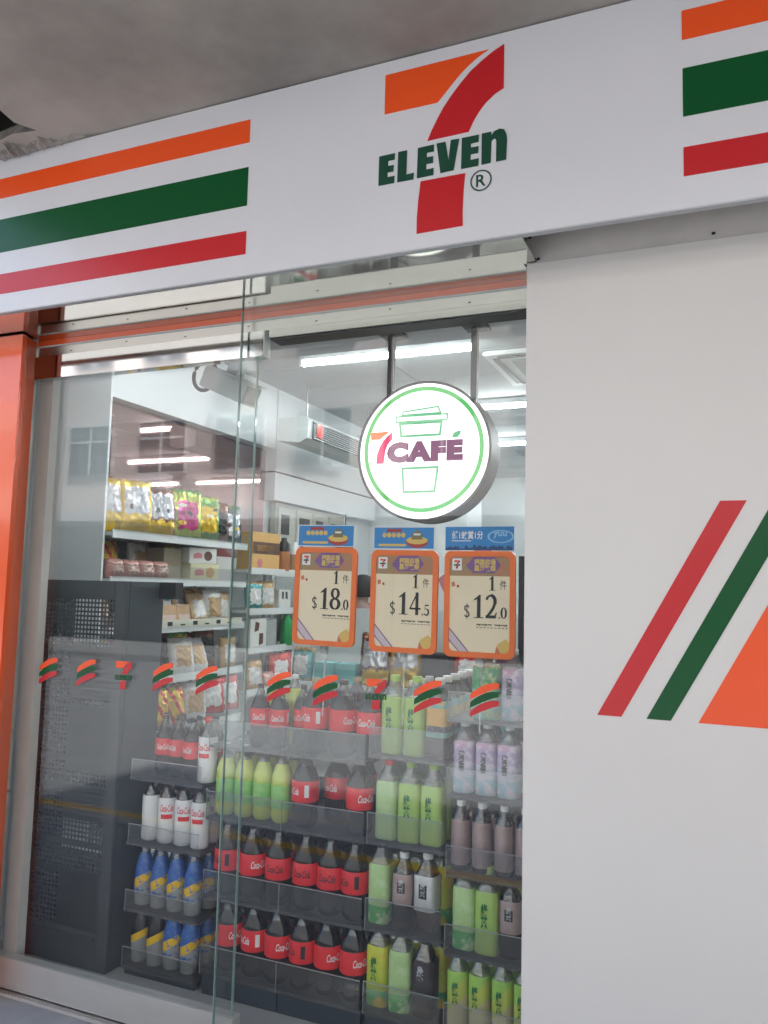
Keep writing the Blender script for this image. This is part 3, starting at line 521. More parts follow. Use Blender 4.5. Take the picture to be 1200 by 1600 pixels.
def tea_kind(D,H,sleeve,cap,text=None,tmat=DGRN,base=None,neck=CLEAR,patch=None,top=.72,sq=.55,liquid=None,z0=.0):
    r=D/2; n=24
    prof=[(r*.82,0),(r*.96,.015*H),(r*.97,z0*H+.02*H),(r*.97,.30*H),(r*.955,.34*H),(r*.97,.38*H),(r*.97,top*H-.02*H),(r*.90,top*H+.01*H)]
    k=[]
    if base or liquid: 
        k.append(('body',MB().lathe(shrink(prof,.99),n,sq=sq).mesh('tea_body',liquid or base)))
        sl=MB().lathe([(r*.985,(z0+.02)*H),(r*.985,(top-.02)*H),(r*.93,(top+.005)*H)],n,sq=sq,capb=False,capt=False).mesh('tea_sleeve',sleeve)
    else: sl=MB().lathe(prof,n,sq=sq).mesh('tea_sleeve',sleeve)
    sub=[]
    if patch: sub.append(('print_panel',MB().box(-r*.36,r*.36,-r*1.0-.0006,-r*.97,(z0+.18)*H,(top-.10)*H).mesh('tea_patch',patch)))
    if text:
        t=MB(); zc=(z0+.52*(top-z0)+.06)*H; text_mb(t,text,(.0 if patch else -r*.10),-r*1.0-.0016,zc+(0 if patch else .025*H),hei=.40*(top-z0)*H,wid=r*(.5 if patch else .62),bold=.04); sub.append(('lettering',t.mesh('tea_text',tmat)))
    k.append(('sleeve',sl,sub))
    k.append(('neck',MB().lathe([(r*.90,(top+.01)*H),(r*.74,(top+.09)*H),(r*.50,(top+.155)*H),(r*.40,.93*H)],n,sq=sq*.3,capb=False,capt=False).mesh('tea_neck',neck)))
    k.append(('cap',MB().lathe([(r*.42,.915*H),(r*.45,.92*H),(r*.45,.99*H),(r*.40,H)],18).mesh('tea_cap',cap))); return k
def sport_kind(D,H,sl,cap):
    r=D/2
    return [('body',MB().lathe([(r*.80,0),(r*.98,.02*H),(r,.30*H),(r*.96,.34*H),(r*1.0,.40*H)],22,capt=False).mesh('sport_body',CLQ)),
     ('sleeve',MB().lathe([(r*1.005,.20*H),(r*1.01,.45*H),(r*.92,.60*H),(r*.66,.76*H),(r*.50,.82*H)],24,capb=False,capt=False).mesh('sport_sleeve',sl)),
     ('neck',MB().lathe([(r*.49,.82*H),(r*.42,.90*H),(r*.40,.93*H)],16,capb=False,capt=False).mesh('sport_neck',CLEAR)),('cap',MB().lathe([(r*.43,.90*H),(r*.45,.91*H),(r*.45,.99*H),(r*.38,H)],16).mesh('sport_cap',cap))]
KIND={
 'cola':cola_kind(.100,.268,TANC,ang=8), 'cola_b':cola_kind(.100,.268,TANC,ang=-32,barcode=True), 'cola_c':cola_kind(.100,.268,BLKC,ang=60,barcode=True),
 'zero':cola_kind(.100,.268,BLKC,ang=5,tcol=BLACKINK), 'zero_b':cola_kind(.100,.268,BLKC,ang=-38,tcol=BLACKINK,barcode=True),
 'small_cola':cola_kind(.076,.232,BLKC,ang=20,barcode=True), 'small_cola_b':cola_kind(.076,.232,BLKC,ang=-10),
 'lime':cola_kind(.078,.262,WHC,LIME,GRNL,(.20,.52),'',neck=CLEAR),
 'light':white_kind(.073,.246,28),'light_b':white_kind(.073,.246,8),'light_c':white_kind(.073,.246,-150),
 'tea':tea_kind(.080,.270,TEA,GRC,'綠\n茶',base=None),'tea_back':tea_kind(.080,.270,PALET,REDC),'tea_y':tea_kind(.080,.270,band_mat('yellow tea sleeve',[(0,(.08,.36,.10)),(.055,(.50,.58,.06)),(.15,(.58,.58,.05))],rough=.18,nscale=16,ncol=(.58,.42,.06)),BLKC,'綠\n茶'),
 'tea_p':tea_kind(.080,.270,band_mat('pale tea sleeve',[(0,(.10,.42,.10)),(.06,(.42,.60,.26)),(.2,(.52,.62,.12))],rough=.18,nscale=24,ncol=(.50,.66,.36)),BLKC),
 'oolong':tea_kind(.074,.245,OOL,WHC,'烏\n龍\n茶',tmat=SILV,liquid=TEAL_,patch=DKL,z0=.30,neck=CLEARD,sq=.2),'silver':tea_kind(.080,.255,SILV,WHC,'烏\n龍\n茶',tmat=SILV,liquid=TEAL_,patch=DKL,z0=.26,neck=CLEARD,sq=.5),'dark':tea_kind(.078,.250,DKL,BLKC,'烏\n龍',tmat=SILV,liquid=TEAL_,z0=.25,neck=CLEARD,sq=.5),
 'multi':tea_kind(.080,.270,MULTI,WHC,liquid=TEAL_,z0=.25,neck=CLEARD,sq=.4),'jasmine':tea_kind(.072,.236,JAS,WHC,'清\n香',tmat=DKL,sq=.5),'fruit':tea_kind(.095,.245,FRUIT,GRC,sq=.3),
 'coffee':tea_kind(.068,.222,mat('rose tan label',(.42,.30,.29),.3,.2,noise=.4,nscale=30),WHC,liquid=TEAL_,z0=.06,neck=CLEARD,sq=0),
 'sencha':tea_kind(.072,.238,band_mat('split tea sleeve',[(0,(.55,.50,.28)),(.075,(.50,.56,.10)),(.13,(.34,.58,.10))],slope=.9,rough=.18),GRC,'綠\n茶',neck=CLEAR,sq=.15),
 'sport':sport_kind(.074,.236,BLY,BLUC),'sport_g':sport_kind(.074,.236,BLY,GREYC),'sport_k':sport_kind(.074,.236,BKY,GREYC)}
def bottle(kind,name,label,x,y,z,rot=0,cat='bottle',group=None):
    b=thing(name,label,cat,(x,y,z),rot,group)
    for p in KIND[kind]:
        q=link(p[0],p[1],b)
        for s in (p[2] if len(p)>2 else []): link(s[0],s[1],q)
    return b
NAMES={'cola':('cola_bottle','dark cola bottle with red label'),'zero':('cola_bottle','dark cola bottle with black lettered red label'),'small_cola':('cola_bottle','small dark cola bottle with red label'),'lime':('lemonade_bottle','pale lime lemonade bottle with green label'),
 'light':('cola_bottle','white sleeved cola bottle with red cap'),'tea':('tea_bottle','lime green tea bottle'),'tea_back':('tea_bottle','pale green tea bottle with red cap'),'tea_y':('tea_bottle','yellow green tea bottle'),'tea_p':('tea_bottle','pale green tea bottle showing its back'),
 'oolong':('tea_bottle','brown oolong tea bottle with rose label'),'silver':('tea_bottle','oolong bottle with black and silver label'),'dark':('tea_bottle','dark oolong tea bottle with black label'),'multi':('tea_bottle','tea bottle with mixed teal and orange label'),
 'jasmine':('tea_bottle','lilac and blue tea bottle with white cap'),'fruit':('tea_bottle','big green and orange tea bottle'),'coffee':('coffee_bottle','rose brown bottle with white cap'),'sencha':('tea_bottle','green tea bottle with lime cap'),'sport':('drink_bottle','blue sports drink bottle with yellow slash'),'sport_k':('drink_bottle','black topped drink bottle with yellow slash')}
def nm(k):
    for c in (k,k[:-2]):
        if c in NAMES: return NAMES[c]
RY=2.62; BY=2.688
SHELF={'tea':[.922,.633,.350,.080],'cola':[.893,.630,.345,.078],'right':[1.068,.820,.570,.322,.078],'left':[.735,.487,.240,.028]}
ROWNAME={'tea':['top','second','third','lowest'],'cola':['top','second','third','lowest'],'right':['top','second','third','fourth','lowest'],'left':['top','second','third','lowest']}
def put_row(sec,row,items,where):
    """items: (kind, x, dy) front bottles from left to right"""
    z=SHELF[sec][row]; cnt={}
    for i,it in enumerate(items):
        k,x=it[0],it[1]; dy=it[2] if len(it)>2 else 0
        name,desc=nm(k)
        bottle(k,name,f"{desc}, {ordn(i)} from left, {ROWNAME[sec][row]} {where}",x,BY+dy+random.uniform(-.004,.004),z+.006,random.uniform(-.12,.12))
def back_row(sec,row,items,where):
    for i,(k,x,dy) in enumerate(items):
        name,desc=nm(k); bottle(k,name,f"{desc.split(' with ')[0]}, {ordn(i)} in back row, {ROWNAME[sec][row]} {where}",x,BY+dy,SHELF[sec][row]+.006,random.uniform(-.6,.6),group="bottles in the back rows")
CS='cola shelf'; TS='tea shelf'; RS='shelf by white panel'; LS='shelf by cabinet'
random.seed(11)
put_row('cola',0,[('small_cola',-1.635),('small_cola',-1.555),('small_cola_b',-1.485,.06),('cola_b',-1.400),('cola_c',-1.288),('cola',-1.178)],CS)
put_row('cola',1,[('lime',-1.772),('lime',-1.692),('lime',-1.612),('lime',-1.532),('cola_b',-1.430),('cola_c',-1.213)],CS)
put_row('cola',2,[('zero_b',-1.752),('cola_c',-1.640),('zero',-1.532),('zero',-1.418),('zero',-1.318),('zero_b',-1.222)],CS)
put_row('cola',3,[('cola_c',-1.735),('cola_b',-1.624),('cola_c',-1.522),('zero_b',-1.420),('cola_c',-1.322),('cola_c',-1.221)],CS)
for rw in (2,3): back_row('cola',rw,[('cola',x,.105) for x in (-1.745,-1.635,-1.53,-1.42,-1.32,-1.22)],CS)
back_row('cola',0,[('cola',x,.11) for x in (-1.395,-1.285,-1.18)]+[('lime',x,.11) for x in (-1.63,-1.55)],CS)
back_row('cola',1,[('lime',x,.09) for x in (-1.77,-1.69,-1.61,-1.53)]+[('cola',-1.350,.10),('cola_b',-1.285,.19)],CS)
put_row('tea',0,[('tea',-1.086),('tea',-1.004),('multi',-.920)],TS); put_row('tea',1,[('tea_back',-1.100),('tea',-1.019),('tea',-.936)],TS)
put_row('tea',2,[('tea_p',-1.122),('oolong',-1.038),('silver',-.952)],TS); put_row('tea',3,[('tea_y',-1.122),('tea_p',-1.039),('dark',-.953)],TS)
back_row('tea',0,[('oolong',-1.05,.085*k) for k in range(1,4)]+[('multi',-.920,.085*k) for k in range(1,5)],TS)
for rw,kk in ((1,'tea'),(2,'tea_y'),(3,'tea_y')): back_row('tea',rw,[(kk,x,.09) for x in (-1.10,-1.02,-.935)],TS)
put_row('right',0,[('fruit',-.752),('jasmine',-.662)],RS); put_row('right',1,[('jasmine',-.828),('jasmine',-.748),('jasmine',-.672)],RS)
put_row('right',2,[('coffee',-.838),('coffee',-.764),('coffee',-.688),('coffee',-.616)],RS); put_row('right',3,[('tea_p',-.815),('tea',-.738),('oolong',-.664)],RS)
put_row('right',4,[('sencha',-.838),('sencha',-.763),('sencha',-.687),('sencha',-.614)],RS)
for rw,kk in ((1,'jasmine'),(2,'coffee'),(3,'tea_y'),(4,'sencha')): back_row('right',rw,[(kk,x,.085) for x in (-.83,-.75,-.672)],RS)
put_row('left',0,[('small_cola',-2.095,.03),('small_cola_b',-2.028,.03),('small_cola_b',-1.950,.02),('light_b',-1.866)],LS)
put_row('left',1,[('light_c',-2.122),('light',-2.042),('light',-1.964),('light_b',-1.886)],LS)
put_row('left',2,[('sport_g',-2.140),('sport',-2.062),('sport',-1.985),('sport',-1.905)],LS); put_row('left',3,[('sport_k',-2.140),('sport_k',-2.064),('sport_g',-1.988),('sport_g',-1.908)],LS)
for rw,kk in ((0,'small_cola'),(1,'light'),(2,'sport'),(3,'sport')): back_row('left',rw,[(kk,x,.085) for x in (-2.13,-2.05,-1.97,-1.89)],LS)
# ------------------------------------------------------------------ racks
LIPE=mat('polished acrylic edge',(.34,.35,.35),.15)
def rack(label,sec,x0,x1,segs,lip,top,depth=.45,side=True):
    r=thing('drinks_rack',label,'rack',((x0+x1)/2,RY,0)); ox=(x0+x1)/2
    for i,z in enumerate(SHELF[sec]):
        bx('shelf',SHELFD,x0-ox,x1-ox,.004,depth,z-.006,z+.004,r)
        for a,b in segs: q=bx('acrylic_lip',ACRYL,a-ox+.002,b-ox-.002,-.004,.0,z-.004,z+lip,r); bx('polished_edge',LIPE,a-ox+.002,b-ox-.002,-.0042,.0002,z+lip+.0001,z+lip+.0022,q); bx('polished_edge',LIPE,a-ox+.0005,a-ox+.0018,-.0042,.0002,z-.004,z+lip+.0022,q)
    for x in (x0,x1): bx('upright',SHELFD,x-ox-.010,x-ox+.010,depth-.05,depth,.0,top,r)
    bx('back_panel',SHELFD,x0-ox+.011,x1-ox-.011,depth-.02,depth-.005,.05,top-.30,r)
    zb=SHELF[sec][-1]-.008
    nseg=len(segs)
    for a,b in segs: bx('plinth_board',PLINTH,a-ox+.003,b-ox-.003,.012,.03,.0,zb,r)
    return r
rack('dark rack of cola bottles with clear front lips behind the glass','cola',-1.815,-1.160,[(-1.812,-1.490),(-1.490,-1.163)],.098,1.02)
rack('dark rack of green and oolong tea bottles with clear front lips','tea',-1.155,-.875,[(-1.152,-.878)],.100,1.02)
rack('dark rack of lilac and brown bottles beside the white panel','right',-.868,-.40,[(-.866,-.402)],.094,1.10)
rack('narrow dark rack of white cola and blue drink bottles beside the cabinet','left',-2.185,-1.835,[(-2.17,-1.838)],.075,.90,.36)
# ------------------------------------------------------------------ perforated cabinet
cb=thing('perforated_cabinet','charcoal metal cabinet with a perforated side, behind the sliding door','cabinet',(-2.47,2.60,0))
CW,CD,CHt=.250,.225,1.505
pp=MB(); x0,x1,z0,z1=-.205,.205,.14,1.44; pit=.0182; nx=int((x1-x0)/pit); nz=int((z1-z0)/pit); hs=.0053
for i in range(nx):
    for j in range(nz):
        a=x0+i*pit; b=a+pit; c=z0+j*pit; d=c+pit; mx,mz=(a+b)/2,(c+d)/2
        if j%18==17: pp.add([(a,0,c),(b,0,c),(b,0,d),(a,0,d)],[(0,1,2,3)]); continue
        pp.add([(a,0,c),(b,0,c),(b,0,d),(a,0,d),(mx-hs,0,mz-hs),(mx+hs,0,mz-hs),(mx+hs,0,mz+hs),(mx-hs,0,mz+hs)],[(0,1,5,4),(1,2,6,5),(2,3,7,6),(3,0,4,7)])
pp.obj('perforated_panel',DARKM,cb)
xe=x0+nx*pit; ze=z0+nz*pit
fr=MB(); fr.box(-CW,x0,-.012,.012,.0,CHt).box(xe,CW,-.012,.012,.0,CHt).box(x0,xe,-.0115,.0115,.0,z0).box(x0,xe,-.0115,.0115,ze,CHt); fr.obj('frame',DARKM,cb,bevel=.002)
bx('kick_ledge',DARKM,x0+.01,xe-.01,-.018,-.0125,z0-.03,z0-.018,cb)
bx('side_panel',DARKM,CW-.02,CW,.013,CD,.0,CHt-.03,cb); bx('side_panel',DARKM,-CW,-CW+.02,.013,CD,.0,CHt-.03,cb); bx('top_panel',DARKM,-CW,CW,.013,CD+.02,CHt-.029,CHt,cb,bevel=.003); bx('top_post',BLK,CW+.001,CW+.085,CD-.03,CD+.02,CHt-.07,CHt+.0,cb)
bx('back_board',DARKM,-CW+.021,CW-.021,CD-.012,CD-.002,.02,.30,cb); bx('back_board',DARKM,-CW+.021,.06,CD-.012,CD-.002,.47,1.20,cb); bx('back_board',DARKM,.12,CW-.021,CD-.012,CD-.002,.60,1.10,cb)
for z in (.33,.66,.98,1.22): bx('shelf',DARKM,-CW+.021,CW-.021,.03,CD,z,z+.015,cb)
# ================================================================== WALL SHELVES (left wall, run into the shop)
def wall_shelf(label,y0,y1,zs,xf=-2.95,xb=-3.40,lip=.045,end=True):
    g=thing('wall_shelf',label,'shelf',(xb,y0,0)); dx=xf-xb
    bx('back_panel',SHELFW,.026,.034,.02,y1-y0-.02,.1,1.70,g)
    for z in zs:
        bx('shelf_board',SHELFW,.035,dx-.006,.005,y1-y0-.005,z-.02,z,g); bx('price_rail',SHELFW,dx-.005,dx+.004,.0,y1-y0,z-.032,z+.012,g)
    bx('plinth',SHELFW,.035,dx-.03,.01,y1-y0-.01,0,.12,g)
    for y in (.0,y1-y0-.012): bx('upright',SHELFW,.036,.07,y-.002,y+.014,.0,1.75,g)
    return g
ZA=[1.765,1.520,1.252,.965,.66,.36]; ZB=[1.610,1.335,1.075,.795,.45]
wa=wall_shelf('white wall shelves of snacks and sandwiches behind the dark cabinet',3.31,4.60,ZA); wb=wall_shelf('white wall shelves of boxes and drinks farther along the left wall',4.66,5.50,ZB)
# clear end stop and price strips
PST=mat('price strip',(.72,.72,.66),.5,noise=.5,nscale=45,dark=(.60,.55,.25))
for k,(y,ln) in enumerate(((.05,1.2),)):
    o=MB().box(.455,.459,y,y+ln,1.250,1.292).obj('price_strip',PST,wa,(0,0,0)); o['label']='yellow and white price strip'
pt=MB()
for k in range(9): pt.box(.4592,.4598,.12+k*.12,.165+k*.12,1.258,1.266+.016*(k%2))
pt.obj('price_print',BLACKINK,wa)
bx('glass_stop',ACRYL,.456,.459,.01,1.28,1.768,1.825,wa); bx('glass_stop',ACRYL,.456,.459,.01,1.28,1.523,1.60,wa)
# --- snack bags: crinkled pillows facing the aisle
FOILM=lambda n,c,r=.20,mt=.45: mat(n,c,r,mt,noise=.12,nscale=30,bump=.12,bscale=45)
F_YEL=FOILM('yellow foil',(.75,.48,.03)); F_SIL=mat('silver foil',(.60,.60,.64),.22,.6,noise=.10,nscale=25,bump=.1,bscale=45); F_GRN=FOILM('green foil',(.10,.28,.05)); F_LIME=FOILM('lime foil',(.42,.50,.08)); F_PINK=FOILM('magenta foil',(.55,.06,.22)); F_BRN=FOILM('brown foil',(.20,.075,.04)); F_RED=FOILM('red foil',(.62,.05,.04)); F_BLK=FOILM('black foil',(.02,.02,.022)); F_TAN=FOILM('tan foil',(.50,.32,.16),.3,.2); F_WHT=FOILM('white film',(.70,.68,.66),.2,.2); F_ROSE=FOILM('rose film',(.60,.30,.26),.2,.2)
def bag_mesh(name,W,H,T,mats,zone,seed):
    rnd=random.Random(seed); nx,nz=22,30; vs=[];fs=[];mi=[]
    ph=[rnd.uniform(0,6.28) for _ in range(6)]
    def pos(u,v,s):
        q=max(0,(1-abs(u)**2.6))**.6*max(0,(1-abs(v)**3.2))**.6
        a=mnoise.noise(Vector((u*1.6,v*1.1,seed*3.7+s))); b_=1-2*abs(mnoise.noise(Vector((u*3.6+v*2.0,v*2.4-u*1.3,seed*1.3+s*2))))
        wr=.16*a+.20*b_*b_+.07*math.sin(26*u+ph[2]+2*v)*abs(v)**3+.05*math.sin(15*u+ph[3])*abs(v)**1.5
        t=T/2*(q+wr*q**.5); pinch=1-.05*abs(v)**4+.015*math.sin(11*v+ph[4])
        return (u*W/2*pinch,s*-t,(v+1)/2*H+.004*math.sin(13*u+ph[5])*(v>.95))
    for s in (1,-1):
        o=len(vs)
        for j in range(nz+1):
            for i in range(nx+1): vs.append(pos(-1+2*i/nx,-1+2*j/nz,s))
        for j in range(nz):
            for i in range(nx):
                a=o+j*(nx+1)+i; f=(a,a+1,a+nx+2,a+nx+1); fs.append(f if s==1 else f[::-1]); mi.append(zone((i+.5)/nx*2-1,(j+.5)/nz) if s==1 else 0)
    me=bpy.data.meshes.new(name); me.from_pydata(vs,[],fs); me.update()
    for q in mats: me.materials.append(q)
    for p,k in zip(me.polygons,mi): p.material_index=k; p.use_smooth=True
    b=bmesh.new(); b.from_mesh(me); bmesh.ops.remove_doubles(b,verts=b.verts,dist=.0006); b.to_mesh(me); b.free(); return me
def face_zone(u,v):
    u,v=u+.035*math.sin(v*19),v+.02*math.sin(u*9)
    return 1 if (abs(u)<.72 and .36<v<.86) else (2 if v<.3 and abs(u)<.8 else 0)
def mid_zone(u,v):
    u,v=u+.035*math.sin(v*17),v+.02*math.sin(u*8)
    return 1 if (abs(u)<.62 and .18<v<.74) else (2 if v>.9 or v<.06 else 0)
ACC=[mat('print accent yellow',(.80,.55,.05),.3),mat('print accent white',(.8,.8,.8),.3),mat('print accent dark',(.03,.02,.03),.3)]
def accents(rnd_seed,W,H,T):
    r=random.Random(rnd_seed)
    def f(o):
        for k in range(3):
            x=r.uniform(-.25,.25)*W; z=r.uniform(.30,.72)*H; a=W*r.uniform(.07,.15); b=H*r.uniform(.025,.07)
            MB().prism(arc(x,z,a,b,0,360,12)[:-1],-T*.5-.006,-T*.5+.012).obj('print_mark',ACC[(k+rnd_seed)%3],o)
    return f
def put_bag(me,name,label,y,z,x=-3.03,rot=90,tilt=0,cat='snack bag',extra=None):
    o=link(name,me,None,(x,y,z+.002),(R(tilt),0,R(rot))); tag(o,label,cat)
    if extra: extra(o)
    return o
def eyes(o):
    for dx in (-.035,.025): MB().prism(arc(dx,.145,.013,.015,0,360,12)[:-1],-.045,-.040).obj('printed_eye',BLACKINK,o)
b1=bag_mesh('bag1',.20,.30,.085,[F_YEL,F_SIL,F_YEL],face_zone,1); b2=bag_mesh('bag2',.22,.31,.08,[F_LIME,F_PINK,F_GRN],mid_zone,2); b3=bag_mesh('bag3',.20,.29,.08,[F_GRN,F_YEL,F_LIME],mid_zone,3); b4=bag_mesh('bag4',.18,.27,.07,[F_BRN,F_BLK,F_BRN],mid_zone,4); b5=bag_mesh('bag5',.20,.29,.08,[F_BRN,F_SIL,F_YEL],face_zone,5); b6=bag_mesh('bag6',.19,.26,.07,[F_BLK,F_SIL,F_GRN],mid_zone,6)
zt=ZA[0]
put_bag(b1,'snack_bag','yellow and silver snack bag nearest the white wall end, on the top shelf',3.395,zt,-3.06,78,-4)
put_bag(b1,'snack_bag','yellow and silver snack bag with printed eyes on the top shelf',3.53,zt,-2.99,66,-6,extra=eyes)
put_bag(b5,'snack_bag','silver snack bag with yellow foot and dark sides on the top shelf',3.76,zt,-3.0,70,-7,extra=eyes)
put_bag(b2,'snack_bag','lime and green snack bag with magenta print on the top shelf',4.02,zt,-3.02,66,-5,extra=accents(1,.22,.31,.08)); put_bag(b3,'snack_bag','green and yellow snack bag right of the magenta one on the top shelf',4.23,zt,-3.02,70,-5,extra=accents(2,.2,.29,.08))
put_bag(b4,'snack_bag','brown snack bag at the far end of the top shelf',4.37,zt,-3.03,72,-5); put_bag(b6,'snack_bag','black and silver snack bag last on the top shelf',4.50,zt,-3.02,72,-5,extra=accents(4,.19,.26,.07))
put_bag(b2,'snack_bag','green topped snack bag standing behind the silver one on the top shelf',3.88,zt+.0,-3.15,80,-3)
# cookie boxes and rose packs on the second shelf
CREAM=mat('cream carton',(.70,.66,.42),.5,noise=.08); CARTW=mat('white carton',(.70,.69,.66),.5); CARTO=mat('orange carton',(.72,.42,.14),.5,noise=.1); CARTT=mat('teal carton',(.10,.42,.42),.5); TANP=mat('biscuit print',(.55,.30,.10),.5); BRNP=mat('brown print',(.12,.05,.03),.5); CARTG=mat('grey carton',(.40,.42,.40),.5,noise=.3,nscale=30); CARTP=mat('pink carton',(.62,.20,.24),.5,noise=.4,nscale=30)
def carton(name,label,x,y,z,w,d,h,m,rot=90,prints=(),cat='box'):
    """w along the front, front faces local -Y"""
    c=thing(name,label,cat,(x,y,z+.001),R(rot)); bx('carton',m,-w/2,w/2,0,d,0,h,c,bevel=.002)
    for nm_,pm,poly in prints: MB().prism([(a*w/2,b*h) for a,b in poly],-.0012,-.0003).obj(nm_,pm,c)
    return c
biscuit=arc(.35,.5,.30,.32,0,360,16)[:-1]; wave=[(-.7,.30),(-.1,.34),(-.1,.62),(-.4,.70),(-.7,.60)]
z2=ZA[1]
carton('biscuit_box','cream biscuit box with a printed biscuit on the second shelf',-2.965,4.16,z2,.24,.14,.105,CREAM,80,(('biscuit_print',TANP,biscuit),('lettering',CARTP,wave)))
carton('biscuit_box','white biscuit box with a dark biscuit print, stacked on the cream box',-2.975,4.15,z2+.107,.23,.13,.095,CARTW,80,(('biscuit_print',BRNP,biscuit),('lettering',CARTP,wave)))
carton('biscuit_box','plain tan carton left of the biscuit boxes on the second shelf',-3.05,3.95,z2,.15,.16,.19,mat('tan carton',(.36,.30,.20),.6,noise=.1),84)
carton('biscuit_box','white packet standing right of the biscuit boxes on the second shelf',-2.98,4.40,z2,.16,.12,.16,F_WHT,82)
rp=bag_mesh('rose_pack',.115,.105,.09,[F_ROSE,FOILM('pale rose film',(.66,.42,.36),.2,.2),F_ROSE],mid_zone,8)
for i in range(4): put_bag(rp,'bread_pack',f'rose coloured wrapped bun, {ordn(i)} from the white wall on the second shelf',3.40+i*.125,z2,-3.0,82,-14,'bread')
# sandwiches
SAND=mat('sandwich bread',(.66,.42,.24),.6,noise=.4,nscale=25); SLAB=mat('sandwich wrapper print',(.70,.62,.58),.35,noise=.5,nscale=22,dark=(.62,.22,.10))
def sandwich(label,y,z,x=-2.98,rot=88,s=1.0):
    o=thing('sandwich',label,'sandwich',(x,y,z+.001),R(rot))
    MB().add([(-.075*s,0,0),(.075*s,0,0),(.075*s,.13*s,0),(-.075*s,.13*s,0),(-.07*s,.02,.125*s),(.07*s,.02,.125*s)],[(0,3,2,1),(0,1,5,4),(2,3,4,5),(1,2,5),(3,0,4)]).obj('bread',SAND,o)
    MB().add([(-.06*s,-.001,.012*s),(.06*s,-.001,.012*s),(.057*s,.0075*s,.066*s),(-.057*s,.0075*s,.066*s)],[(0,1,2,3)]).obj('wrapper_label',SLAB,o)
z3=ZA[2]
sandwich('wrapped sandwich nearest the cabinet on the third shelf',3.52,z3+.01,-2.93,70,1.25); sandwich('wrapped sandwich behind the price strip on the third shelf',3.86,z3); sandwich('small wrapped sandwich in the middle of the third shelf',4.03,z3,-3.0,95)
tp_=bag_mesh('tan_pack',.15,.20,.06,[F_TAN,F_WHT,F_TAN],mid_zone,9); rd_=bag_mesh('red_pack',.19,.23,.08,[F_RED,F_WHT,F_RED],mid_zone,10); yl_=bag_mesh('striped_pack',.20,.22,.07,[F_YEL,F_RED,F_TAN],lambda u,v:1 if int((u+v*1.2+3)*4)%3==0 else (2 if v<.2 else 0),12); wt_=bag_mesh('clear_pack',.17,.22,.07,[F_WHT,F_TAN,F_WHT],mid_zone,13)
put_bag(tp_,'snack_bag','tan bread bag leaning on the third shelf',4.20,z3,-3.02,80,-18); put_bag(wt_,'snack_bag','clear bread bag with brown contents on the third shelf',4.34,z3,-3.02,80,-8); put_bag(tp_,'snack_bag','upright tan bread bag at the far end of the third shelf',4.48,z3,-3.05,85,-4)
z4=ZA[3]
put_bag(tp_,'snack_bag','tan wrapped bread nearest the cabinet on the fourth shelf',3.62,z4,-2.96,70,-10); put_bag(wt_,'snack_bag','clear glossy bread bag on the fourth shelf',4.02,z4,-2.99,70,-16); put_bag(wt_,'snack_bag','slanting clear bag with brown stripe on the fourth shelf',4.17,z4,-2.99,74,-24); put_bag(b4,'snack_bag','dark brown bag at the back of the fourth shelf',4.33,z4,-3.06,80,-6); put_bag(tp_,'snack_bag','golden bread bag last on the fourth shelf',4.50,z4,-3.0,82,-4)
z5=ZA[4]
put_bag(yl_,'snack_bag','yellow and red striped bag above the small cola bottles',3.72,z5+.02,-2.95,66,-12); put_bag(yl_,'snack_bag','yellow striped bag behind the red bags on the fifth shelf',3.93,z5+.02,-2.99,72,-12); put_bag(wt_,'snack_bag','clear glossy bag left of the red bag on the fifth shelf',4.12,z5+.03,-2.97,66,-8); put_bag(rd_,'snack_bag','red bag in clear wrap on the fifth shelf',4.30,z5+.04,-2.97,66,-12); put_bag(rd_,'snack_bag','red bag last on the fifth shelf',4.47,z5+.04,-2.97,72,-8)
wt2=bag_mesh('teal_pack',.15,.19,.06,[FOILM('teal foil',(.10,.35,.36)),F_WHT,F_TAN],mid_zone,15)
random.seed(21)
stock=[(tp_,'tan'),(wt_,'clear'),(rd_,'red'),(yl_,'striped'),(b4,'brown'),(wt2,'teal'),(rp,'rose'),(b3,'green')]
for zz,shn,off in ((z2,'second',0),(z3,'third',1),(z4,'fourth',0),(z5,'fifth',3)):
    for k in range(8):
        me,cn=stock[(k*3+off)%8]
        put_bag(me,'snack_bag',f'{cn} packet at the back of the {shn} wall shelf, {ordn(k)} from the white wall',3.42+k*.145,zz,-3.22 if shn=='second' else -3.13,random.uniform(66,92),random.uniform(-12,-3))
for k,(me,cn) in enumerate(((b6,'black'),(b1,'yellow'),(b2,'lime'),(b3,'green'))):
    put_bag(me,'snack_bag',f'{cn} snack bag in the back row of the top wall shelf',3.62+k*.25,zt,-3.22,random.uniform(76,92),-4)
# second bay
carton('carton','orange yellow carton with a brown band on the upper far shelf',-2.97,4.88,ZB[0],.30,.14,.26,CARTO,82,(('brown_band',BRNP,[(-.98,.42),(.98,.42),(.98,.74),(-.98,.74)]),('lettering',TANP,[(-.7,.5),(.6,.5),(.6,.66),(-.7,.66)]),('portrait_print',CARTP,arc(-.45,.17,.18,.12,0,360,12)[:-1])))
def can(label,y,z,x=-2.99,r=.04,h=.16,m=BLK,m2=None,name='canister',cat='canister'):
    c=thing(name,label,cat,(x,y,z+.001)); MB().lathe([(r*.95,0),(r,.006),(r,h*.62),(r*.97,h*.64)],20).obj('body',m2 or m,c); MB().lathe([(r*.97,h*.641),(r*.97,h*.9),(r*.5,h),(r*.45,h*1.1)],20).obj('lid',m,c)
can('black topped bottle beside the orange carton on the upper far shelf',5.14,ZB[0],-2.98,.045,.22,BLK,mat('amber glass',(.45,.18,.07),.3)); can('pale bottle at the end of the upper far shelf',5.30,ZB[0],-2.98,.04,.2,WHC,mat('amber jar',(.5,.26,.14),.3))
